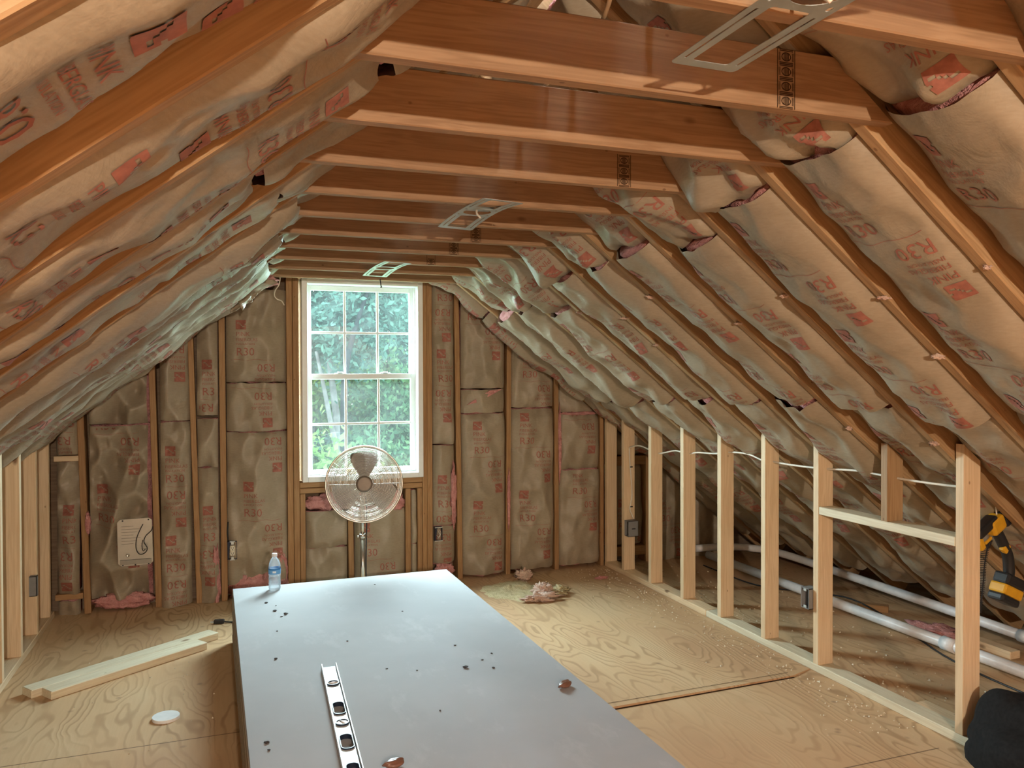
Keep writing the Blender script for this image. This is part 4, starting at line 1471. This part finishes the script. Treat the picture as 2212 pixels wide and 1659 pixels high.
# ------------------------------------------------------------------ water bottle
BX, BY = 0.247, 4.545
b = empty('water_bottle', (BX, BY, TOP))
tag(b, 'clear plastic water bottle with blue label on the drywall stack', 'bottle')
prof = [(0.0, 0.004), (0.022, 0.002), (0.028, 0.0), (0.031, 0.006), (0.032, 0.02), (0.0305, 0.026), (0.032, 0.032), (0.032, 0.044), (0.0303, 0.050), (0.032, 0.056),
        (0.032, 0.068), (0.0305, 0.074), (0.032, 0.080), (0.0325, 0.088), (0.0325, 0.122), (0.0318, 0.130), (0.029, 0.145), (0.024, 0.160), (0.017, 0.172), (0.0125, 0.178), (0.0125, 0.186)]
lathe('bottle_body', prof, CLEAR, b, Matrix.Translation((BX, BY, TOP)), 32)
wp = [(r * 0.965, z + 0.001) for r, z in prof if z < 0.075]
wp.append((0.0295, 0.078))
lathe('water', wp, mat_clear('water', (0.97, 0.99, 1.0), 0.0, 1.33), b, Matrix.Translation((BX, BY, TOP)), 32)
lab_p = [(0.0329, 0.092), (0.0329, 0.120)]
V, F = [], []
for r_, z in [(0.0329, 0.090), (0.0329, 0.113), (0.0329, 0.121)]:
    for k in range(32):
        a = 2 * math.pi * k / 32
        V.append((r_ * math.cos(a), r_ * math.sin(a), z))
me = bpy.data.meshes.new('label')
me.from_pydata(V, [], [(i * 32 + k, i * 32 + (k + 1) % 32, (i + 1) * 32 + (k + 1) % 32, (i + 1) * 32 + k) for i in range(2) for k in range(32)])
me.materials.append(LABEL)
me.materials.append(LABEL_D)
for i, p_ in enumerate(me.polygons):
    p_.material_index = 1 if i >= 32 else 0
lb = link('paper_label', me, None, b, Matrix.Translation((BX, BY, TOP)), True)
lb['label'] = 'blue wrap label'
V = []
for z in (0.098, 0.108):
    for k in range(5):
        a = -1.95 + 0.14 * k
        V.append((0.0333 * math.cos(a), 0.0333 * math.sin(a), z))
pyd('label_mark', V, [(k, k + 1, k + 6, k + 5) for k in range(4)], WHITE, lb, Matrix.Translation((BX, BY, TOP)))
lathe('cap', [(0.0, 0.182), (0.0145, 0.182), (0.0150, 0.184), (0.0148, 0.198), (0.013, 0.200), (0.0, 0.200)], WHITE, b, Matrix.Translation((BX, BY, TOP)), 24)

# ------------------------------------------------------------------ spirit level
LV = empty('spirit_level', (0.382, 3.240, TOP))
tag(LV, 'aluminium spirit level with dark hand holes lying on the drywall stack', 'level')
yd = Vector((-0.034, -0.84, 0)).normalized()
ML = frame((0.352, 3.240, TOP), (-yd.y, yd.x, 0), (0, 0, 1))
# local: X across (to the right), Y up, Z = X x Y pointing towards the camera end
if (ML.to_3x3() @ Vector((0, 0, 1))).dot(yd) < 0:
    print('level frame flipped')
LL, LW, LH = 1.22, 0.060, 0.024
bm = bmesh.new()
bm_box(bm, (0, 0, 0), (0.0045, LH, LL), 0.0008)
bm_box(bm, (LW - 0.0045, 0, 0), (LW, LH, LL), 0.0008)
from_bm('flange', bm, ALU, LV, ML)
holes = []
spots = [('vial', 0.20), ('hand', 0.435), ('vial', 0.555), ('hand', 0.70), ('hand', 0.90), ('vial', 1.02)]
for kind, z in spots:
    if kind == 'hand':
        holes.append(rrect(0.011, z - 0.050, LW - 0.011, z + 0.050, 0.017, 6))
    else:
        holes.append(circle(LW / 2, z, 0.0215, 24))
holes.append(rrect(0.012, 0.052, LW - 0.012, 0.057, 0.002, 3))
V, F = sheet_mesh([(0.0046, 0.02), (LW - 0.0072, 0.02), (LW - 0.0072, LL), (0.0046, LL)], holes, 0.010)
Vw = [(x, 0.010 + z, y) for x, y, z in V]
pyd('web', Vw, F, ALU, LV, ML)
box('end_cap', (0.0046, 0.001, 0.0), (LW - 0.0046, 0.010, 0.019), NAVY, LV, bev=0, M=ML @ Matrix.Translation((LW / 2, 0.0055, 0.0095)))
for kind, z in spots:
    if kind == 'hand':
        V, F = sheet_mesh(rrect(0.0085, z - 0.0525, LW - 0.0085, z + 0.0525, 0.019, 6), [rrect(0.0115, z - 0.0495, LW - 0.0115, z + 0.0495, 0.0165, 6)], 0.016)
        pyd('hand_hole_grip', [(x, 0.0125 + zz, y) for x, y, zz in V], F, NAVY, LV, ML)
    else:
        V, F = sheet_mesh(circle(LW / 2, z, 0.0228, 28), [circle(LW / 2, z, 0.019, 28)], 0.018)
        vr = pyd('vial_ring', [(x, 0.0125 + zz, y) for x, y, zz in V], F, NAVY, LV, ML)
        V, F = sheet_mesh(circle(LW / 2, z, 0.0190, 28), [], 0.002)
        pyd('vial_window', [(x, 0.0178 + zz, y) for x, y, zz in V], F, AMBER, vr, ML)
        ang = 0.0 if z < 0.5 else 1.2
        c = Vector((LW / 2, 0.0195, z))
        dv = Vector((math.cos(ang), 0, math.sin(ang))) * 0.017
        V, F = tube_mesh([c - dv, c + dv], 0.0032, 8)
        pyd('vial', V, F, WHITE, vr, ML, True)

# ------------------------------------------------------------------ pedestal fan
FC = Vector((0.795, 4.88, 0.800))
fan = empty('pedestal_fan', (0.795, 4.98, 0.0))
tag(fan, 'brushed metal pedestal fan standing in front of the window', 'fan')
ax = Vector((-0.150, -1.0, 0.130)).normalized()
MF = frame(FC, (1, -0.15, 0), (0, 0, 1))
zx = ax
xx = Vector((0, 0, 1)).cross(ax).normalized()
yy = ax.cross(xx)
MF = Matrix((xx, yy, zx)).transposed().to_4x4()
MF.translation = FC


def rings(front, n, R, dep, name):
    V, F = [], []

    def add(vf):
        o = len(V)
        V.extend(vf[0])
        F.extend([tuple(i + o for i in f) for f in vf[1]])
    prof = lambda r: (dep * (1 - (r / R) ** 2.6)) * (1 if front else -1)
    for i in range(n):
        r = R - (R - 0.052) * i / (n - 1)
        add(tube_mesh([(r * math.cos(2 * math.pi * k / 48), r * math.sin(2 * math.pi * k / 48), prof(r)) for k in range(48)], 0.0016, 5, True))
    for k in range(12 if front else 10):
        a = 2 * math.pi * (k + 0.0) / (12 if front else 10)
        add(tube_mesh([(r * math.cos(a), r * math.sin(a), prof(r) - (0.002 if front else -0.002)) for r in np.linspace(0.045, R, 8)], 0.0016, 5))
    return pyd(name, V, F, CHROME, fan, MF, True)


R_ = 0.231
fg = rings(True, 27, R_, 0.052, 'front_guard')
rings(False, 22, R_, 0.075, 'rear_guard')
V, F = tube_mesh([(R_ * math.cos(2 * math.pi * k / 64), R_ * math.sin(2 * math.pi * k / 64), 0) for k in range(64)], 0.0052, 8, True)
pyd('guard_rim', V, F, CHROME, fan, MF, True)
lathe('hub_badge', [(0.0, 0.046), (0.050, 0.046), (0.0505, 0.052), (0.048, 0.0575), (0.036, 0.0585), (0.0, 0.059)], mat_plain('hub_metal', (0.20, 0.165, 0.13), 0.5, 0.6, 0.4, 0.05), fg, MF, 40)
bm = bmesh.new()
for k in range(3):
    a = 2 * math.pi * (k + 0.25) / 3
    bm_box(bm, ((R_ - 0.012) * 0 + 0, 0, 0), (0.001, 0.001, 0.001))
bm.free()
for k in range(3):
    a0 = math.pi / 2 + 2 * math.pi * k / 3
    nu, nv = 12, 10
    V, F = [], []
    for i in range(nu + 1):
        u = i / nu
        r = 0.036 + (0.198 - 0.036) * u
        half = 0.20 + 0.0 * u
        wdt = 0.024 + 0.060 * math.sin(min(1, u * 1.08) * math.pi * 0.56) ** 1.2
        if u > 0.86:
            wdt *= math.sqrt(max(0.02, 1 - ((u - 0.86) / 0.145) ** 2))
        for j in range(nv + 1):
            w = (j / nv * 2 - 1) * wdt
            x = w
            z = -0.004 + 0.30 * w + 0.010 * math.sin(u * 3)
            px = r * math.cos(a0) - x * math.sin(a0)
            py = r * math.sin(a0) + x * math.cos(a0)
            V.append((px, py, z))
    for i in range(nu):
        for j in range(nv):
            F.append((i * (nv + 1) + j, i * (nv + 1) + j + 1, (i + 1) * (nv + 1) + j + 1, (i + 1) * (nv + 1) + j))
    bl = pyd('blade', V, F, BLADE, fan, MF, True)
    bl.modifiers.new('s', 'SOLIDIFY').thickness = 0.0015
lathe('blade_hub', [(0.0, -0.04), (0.030, -0.04), (0.036, -0.02), (0.036, 0.015), (0.028, 0.024), (0.0, 0.026)], BLADE, fan, MF, 28)
lathe('motor', [(0.0, -0.195), (0.040, -0.190), (0.058, -0.165), (0.062, -0.10), (0.060, -0.080), (0.0, -0.078)], CHROME, fan, MF, 28)
PX, PY = 0.800, 4.985
lathe('pole', [(0.0, 0.40), (0.0118, 0.40), (0.0118, 0.735), (0.0, 0.735)], CHROME, fan, Matrix.Translation((PX, PY, 0)), 20)
lathe('lower_pole', [(0.0, 0.02), (0.0165, 0.02), (0.0165, 0.455), (0.0, 0.455)], CHROME, fan, Matrix.Translation((PX, PY, 0)), 20)
cl = lathe('height_collar', [(0.0, 0.448), (0.021, 0.448), (0.023, 0.452), (0.023, 0.470), (0.021, 0.474), (0.0, 0.474)], CHROME, fan, Matrix.Translation((PX, PY, 0)), 20)
tube('collar_knob', [(PX - 0.021, PY - 0.006, 0.461), (PX - 0.036, PY - 0.010, 0.459)], [0.006, 0.007], CHROME, cl, 10)
bm = bmesh.new()
bm_box(bm, (PX - 0.017, PY - 0.05, 0.715), (PX + 0.017, PY + 0.035, 0.775), 0.006, 2)
from_bm('tilt_bracket', bm, CHROME, fan)
lathe('base', [(0.0, 0.0), (0.205, 0.0), (0.208, 0.006), (0.195, 0.016), (0.05, 0.028), (0.022, 0.045), (0.0, 0.045)], CHROME, fan, Matrix.Translation((PX, PY, 0)), 40)
tube('power_cord', smooth_path([(PX + 0.02, PY + 0.02, 0.75), (PX + 0.028, PY + 0.012, 0.60), (PX + 0.024, PY + 0.012, 0.40), (PX + 0.022, PY + 0.014, 0.20), (PX + 0.03, PY + 0.02, 0.06), (PX + 0.16, PY + 0.13, 0.035), (PX + 0.25, PY + 0.2, 0.012)], 6), 0.0045, BLACK, fan, 8)

# ------------------------------------------------------------------ floor things on the left


def lumber(label, c0, c1, w, t):
    o = board('lumber_piece', c0, c1, w, t, Vector((c1[1] - c0[1], c0[0] - c1[0], 0)), W_PALE, bev=0.003)
    return tag(o, label, 'lumber', 'loose lumber on the floor')


lumber('loose pale board on the left floor, back one of two', (-0.866, 4.166, 0.019), (-0.071, 4.742, 0.019), 0.089, 0.038)
lumber('loose pale board on the left floor, front one of two', (-0.7775, 4.1165, 0.019), (-0.1265, 4.5885, 0.019), 0.089, 0.038)
o = lathe('drywall_disc', [(0.0, 0.0), (0.055, 0.0), (0.055, 0.0118), (0.0545, 0.0127), (0.0, 0.0127)], WHITE, None, Matrix.Translation((-0.250, 3.694, 0.0)), 48, False)
tag(o, 'round white drywall cutout on the left plywood floor', 'disc')
pl = empty('power_cord', (0.0, 5.0, 0.0))
tag(pl, 'black power cord with plug lying on the floor left of the stack', 'cord')
bm = bmesh.new()
bm_box(bm, (-0.03, -0.014, -0.012), (0.03, 0.014, 0.012), 0.006, 2)
from_bm('plug', bm, BLACK, pl, Matrix.Translation((-0.045, 5.000, 0.0125)) @ Matrix.Rotation(-0.2, 4, 'Z'))
tube('cord', smooth_path([(-0.018, 4.995, 0.010), (0.02, 4.985, 0.006), (0.06, 4.98, 0.006), (0.16, 4.99, 0.006), (0.35, 5.05, 0.006), (0.55, 5.10, 0.006)], 6), 0.0048, BLACK, pl, 8)
bm = bmesh.new()
for dy in (-0.006, 0.006):
    bm_box(bm, (-0.093, 5.002 + dy - 0.0008, 0.009), (-0.075, 5.002 + dy + 0.0008, 0.015))
from_bm('prong', bm, STEEL, pl)

# ------------------------------------------------------------------ scrap insulation on the far floor


def heap(name, pts, label, seed):
    """low ragged heap of shredded wool inside an outline"""
    n = 54
    x0, x1 = min(p[0] for p in pts), max(p[0] for p in pts)
    y0, y1 = min(p[1] for p in pts), max(p[1] for p in pts)
    cx, cy = (x0 + x1) / 2, (y0 + y1) / 2
    V, F = [], []
    m = 20
    for j in range(m + 1):
        for i in range(n):
            a = 2 * math.pi * i / n
            r = j / m
            e = 1 + 0.22 * float(vnoise(math.cos(a) * 2.5, math.sin(a) * 2.5, seed)) + 0.10 * float(vnoise(math.cos(a) * 9, math.sin(a) * 9, seed + 1))
            x = cx + (x1 - x0) / 2 * r * e * math.cos(a)
            y = cy + (y1 - y0) / 2 * r * e * math.sin(a)
            h = (1 - r ** 2) ** 0.8
            z = 0.006 + h * (0.018 + 0.014 * float(vnoise(x * 14, y * 14, seed + 2)) + 0.012 * abs(float(vnoise(x * 34, y * 34, seed + 3))))
            V.append((x, y, max(0.0055, z)))
    for j in range(m):
        for i in range(n):
            F.append((j * n + i, (j + 1) * n + i, (j + 1) * n + (i + 1) % n, j * n + (i + 1) % n))
    o = pyd(name, V, F, CREAM, None, smooth=True)
    return tag(o, label, 'insulation')


heap('shredded_wool', [(1.62, 4.80), (2.02, 5.28)], 'flat heap of cream shredded insulation on the far floor', 31)
lump('wool_scrap', (1.955, 4.85, 0.045), (0.062, 0.055, 0.042), PINK_P, 'pink wool lump in the middle of the scrap heap', 'insulation', 61, amp=0.5)
lump('wool_scrap', (1.90, 4.745, 0.030), (0.105, 0.035, 0.024), PINK_P, 'pale pink wool strip at the front of the scrap heap', 'insulation', 62, amp=0.6)
lump('wool_scrap', (1.98, 5.27, 0.045), (0.062, 0.04, 0.040), PINK_P, 'pink wool tuft behind the scrap heap by the gable wall', 'insulation', 63, amp=0.4)
lump('wool_scrap', (2.07, 4.86, 0.028), (0.060, 0.07, 0.022), CREAM, 'small cream wool lump right of the scrap heap', 'insulation', 64, amp=0.7)
lump('wool_scrap', (2.52, 5.12, 0.012), (0.045, 0.02, 0.008), PINK, 'flat pink wisp on the far right floor', 'insulation', 65, amp=0.5)

# stuff: crumbs along the right wall
rng = random.Random(17)
bm = bmesh.new()


def crumb(x, y, z, s):
    a = rng.uniform(0, 6.28)
    pts = [(s * rng.uniform(0.5, 1.1) * math.cos(a + i * 2.1), s * rng.uniform(0.5, 1.1) * math.sin(a + i * 2.1), 0) for i in range(3)]
    vs = [bm.verts.new((x + p[0], y + p[1], z)) for p in pts] + [bm.verts.new((x, y, z + s * rng.uniform(0.5, 1.1)))]
    bm.faces.new(vs[:3][::-1])
    for i in range(3):
        bm.faces.new((vs[i], vs[(i + 1) % 3], vs[3]))


for _ in range(330):
    y = rng.uniform(2.5, 5.4)
    x = 2.70 - abs(rng.gauss(0, 0.16)) - 0.02
    if x > 1.6:
        crumb(x, y, 0.0075 if y > 3.2 else 0.0005, rng.uniform(0.003, 0.0085))
for _ in range(260):
    y = rng.uniform(2.4, 5.3)
    crumb(2.83 + abs(rng.gauss(0, 0.30)), y, 0.0005, rng.uniform(0.003, 0.010))
for _ in range(60):
    crumb(rng.uniform(1.7, 2.5), rng.uniform(4.6, 5.4), 0.0075, rng.uniform(0.003, 0.007))
for _ in range(40):
    crumb(rng.uniform(-0.85, -0.05), rng.uniform(3.3, 4.9), 0.0005, rng.uniform(0.003, 0.007))
tag(from_bm('wood_crumbs', bm, CRUMB), 'pale wood and foam crumbs scattered over the floor by the right wall', 'crumbs', kind='stuff')

# ------------------------------------------------------------------ eave space behind the right wall
p = [(3.575, 2.0, 0.045), (3.56, 2.70, 0.045), (3.552, 4.0, 0.045), (3.56, 5.35, 0.045)]
pr = empty('drain_pipe', (3.56, 3.5, 0.0))
tag(pr, 'white plastic pipe on the floor behind the right wall, nearer to the studs', 'pipe', 'white pipes in the eave')
tube('pipe', p, 0.030, PVC, pr, 16)
tube('coupling', [(3.557, 3.09, 0.045), (3.557, 3.17, 0.045)], 0.0355, PVC, pr, 16)
pr = empty('drain_pipe', (3.94, 3.5, 0.0))
tag(pr, 'white plastic pipe low under the rafters behind the right wall, with a bend', 'pipe', 'white pipes in the eave')
tube('pipe', smooth_path([(3.905, 2.0, 0.085), (3.925, 3.0, 0.088), (3.945, 3.44, 0.09), (3.972, 4.45, 0.095), (3.960, 5.0, 0.10), (3.86, 5.22, 0.10), (3.70, 5.33, 0.10), (3.45, 5.36, 0.10)], 6), 0.028, PVC, pr, 16)
tube('coupling', [(3.9195, 2.93, 0.0875), (3.9225, 3.02, 0.0875)], 0.0335, PVC, pr, 16)
for i, (a, b_, w, t_, lab) in enumerate([((3.70, 3.93, 0.02), (3.82, 3.80, 0.02), 0.06, 0.04, 'small wood block between the two white pipes'),
                                          ((3.80, 3.20, 0.02), (3.80, 2.95, 0.02), 0.07, 0.04, 'wood cleat beside the far white pipe'),
                                          ((2.87, 2.69, 0.008), (2.87, 2.30, 0.008), 0.10, 0.016, 'thin pale board scrap on the floor behind the door opening')]):
    o = board('wood_scrap', a, b_, w, t_, (1, 0, 0), W_NEW if i else W_GABLE)
    tag(o, lab, 'board')
lump('wool_scrap', (3.75, 3.35, 0.02), (0.10, 0.17, 0.02), PINK, 'pink wool scrap between the white pipes', 'insulation', 66, amp=0.5)
o = tube('black_cable', smooth_path([(3.40, 2.3, 0.006), (3.46, 3.0, 0.006), (3.68, 3.6, 0.006), (3.70, 3.98, 0.045), (3.66, 4.3, 0.006), (3.44, 4.6, 0.006), (3.42, 5.2, 0.006)], 6), 0.005, BLACK, None, 8)
tag(o, 'thin black cable snaking over the floor behind the right wall', 'cable')

# cordless screw gun hanging behind the nearest stud
sg = empty('screw_gun', (3.03, 2.44, 0.46))
tag(sg, 'yellow and black cordless screw gun with hanging screw strip at the right edge', 'tool')
MG = frame((2.985, 2.44, 0.815), (0.80, 0.12, 0.38), (-0.36, 0.0, 0.80))
# local x: along the body (from nose up to motor), local y: away from the handle
bm = bmesh.new()
bm_box(bm, (-0.005, -0.030, -0.030), (0.085, 0.036, 0.030), 0.012, 2)
from_bm('motor_housing', bm, YELLOW, sg, MG, False)
bm = bmesh.new()
bm_box(bm, (-0.090, 0.006, -0.026), (0.050, 0.046, 0.026), 0.010, 2)
bm_box(bm, (0.078, -0.034, -0.031), (0.120, 0.040, 0.031), 0.010, 2)
from_bm('housing_cover', bm, BLACK, sg, MG)
V, F = lathe_mesh([(0.0, 0.0), (0.012, 0.0), (0.016, 0.02), (0.020, 0.05), (0.020, 0.07)], 16)
pyd('nose_piece', V, F, STEEL, sg, MG @ Matrix.Translation((-0.105, -0.004, 0)) @ Matrix.Rotation(math.pi / 2, 4, 'Y'), True)
bm = bmesh.new()
bm_box(bm, (-0.102, -0.042, -0.020), (-0.070, 0.012, 0.020), 0.007, 2)
bm_box(bm, (-0.060, -0.036, -0.014), (-0.010, -0.022, 0.014), 0.005, 2)
from_bm('depth_guide', bm, YELLOW, sg, MG)
bm = bmesh.new()
for a, b_ in (((3.040, 2.45, 0.800), (3.115, 2.45, 0.66)),):
    pass
V, F = tube_mesh(smooth_path([(3.030, 2.445, 0.815), (3.065, 2.447, 0.765), (3.105, 2.450, 0.70), (3.118, 2.452, 0.64), (3.116, 2.452, 0.59)], 5), 0.022, 12)
pyd('handle', V, F, BLACK, sg, None, True)
bm = bmesh.new()
bm_box(bm, (-0.016, -0.010, -0.012), (0.016, 0.030, 0.012), 0.005, 2)
from_bm('trigger', bm, YELLOW, sg, frame((3.072, 2.440, 0.725), (0.6, 0, -0.5), (0.4, 0, 0.6)))
MB_ = frame((3.105, 2.452, 0.565), (0.88, 0, -0.40), (0.40, 0, 0.88))
bm = bmesh.new()
bm_box(bm, (-0.050, 0.002, -0.036), (0.065, 0.050, 0.036), 0.010, 2)
from_bm('battery_seat', bm, BLACK, sg, MB_)
bm = bmesh.new()
bm_box(bm, (-0.052, -0.040, -0.038), (0.062, 0.004, 0.038), 0.008, 2)
bt = from_bm('battery', bm, YELLOW, sg, MB_)
bm = bmesh.new()
bm_box(bm, (-0.050, -0.072, -0.037), (0.060, -0.038, 0.037), 0.010, 2)
from_bm('battery_base', bm, BLACK, bt, MB_)
# collated screw strip
bm = bmesh.new()
path = smooth_path([(2.985, 2.44, 0.77), (2.965, 2.44, 0.73), (2.950, 2.44, 0.66), (2.945, 2.44, 0.60), (2.935, 2.44, 0.53), (2.925, 2.44, 0.475)], 9)
for i, q in enumerate(path):
    V, F = tube_mesh([(q.x - 0.018, q.y, q.z + 0.003), (q.x + 0.022, q.y, q.z - 0.002)], [0.0014, 0.0022], 6)
    vv = [bm.verts.new(v) for v in V]
    for f in F:
        bm.faces.new([vv[j] for j in f])
V, F = tube_mesh([(q.x + 0.012, q.y, q.z) for q in path], 0.0030, 6)
vv = [bm.verts.new(v) for v in V]
for f in F:
    bm.faces.new([vv[j] for j in f])
from_bm('screw_strip', bm, BLACK, sg)
hk = tube('hang_cord', smooth_path([(3.035, 2.442, 0.865), (3.02, 2.435, 0.905), (2.98, 2.41, 0.955)], 5), 0.003, CABLE, sg, 6)

# black cloth heap
V, F = [], []
n, m = 48, 28
c0 = Vector((2.80, 2.02, 0.0))
for j in range(m + 1):
    for i in range(n):
        a = 2 * math.pi * i / n
        t_ = j / m
        rx, ry, h = 0.26, 0.34, 0.275
        ca, sa = math.cos(a), math.sin(a)
        e = 1 + 0.12 * float(vnoise(ca * 2.2, sa * 2.2, 51))
        r = math.sin(t_ * math.pi / 2) ** 0.75
        x = rx * r * ca * e
        y = ry * r * sa * e
        z = h * math.cos(t_ * math.pi / 2) ** 0.75
        fold = 0.075 * float(vnoise(x * 7 + z * 5, y * 4, 53)) - 0.10 * max(0.0, 0.22 - abs(float(vnoise(x * 6 + y * 5, z * 8 - y * 3, 57)))) + 0.04 * abs(float(vnoise(x * 14 - y * 6, z * 9 + y * 3, 54)))
        q = c0 + Vector((x * (1 + fold * 2), y * (1 + fold), max(0.001, z * (1 + fold * 2.2))))
        q.y -= (1 - z / h) * 0.10
        V.append(q)
for j in range(m):
    for i in range(n):
        F.append((j * n + i, (j + 1) * n + i, (j + 1) * n + (i + 1) % n, j * n + (i + 1) % n))
tag(pyd('cloth_heap', V, F, CLOTH, None, smooth=True), 'black cloth heap at the bottom right corner by the door opening', 'cloth')
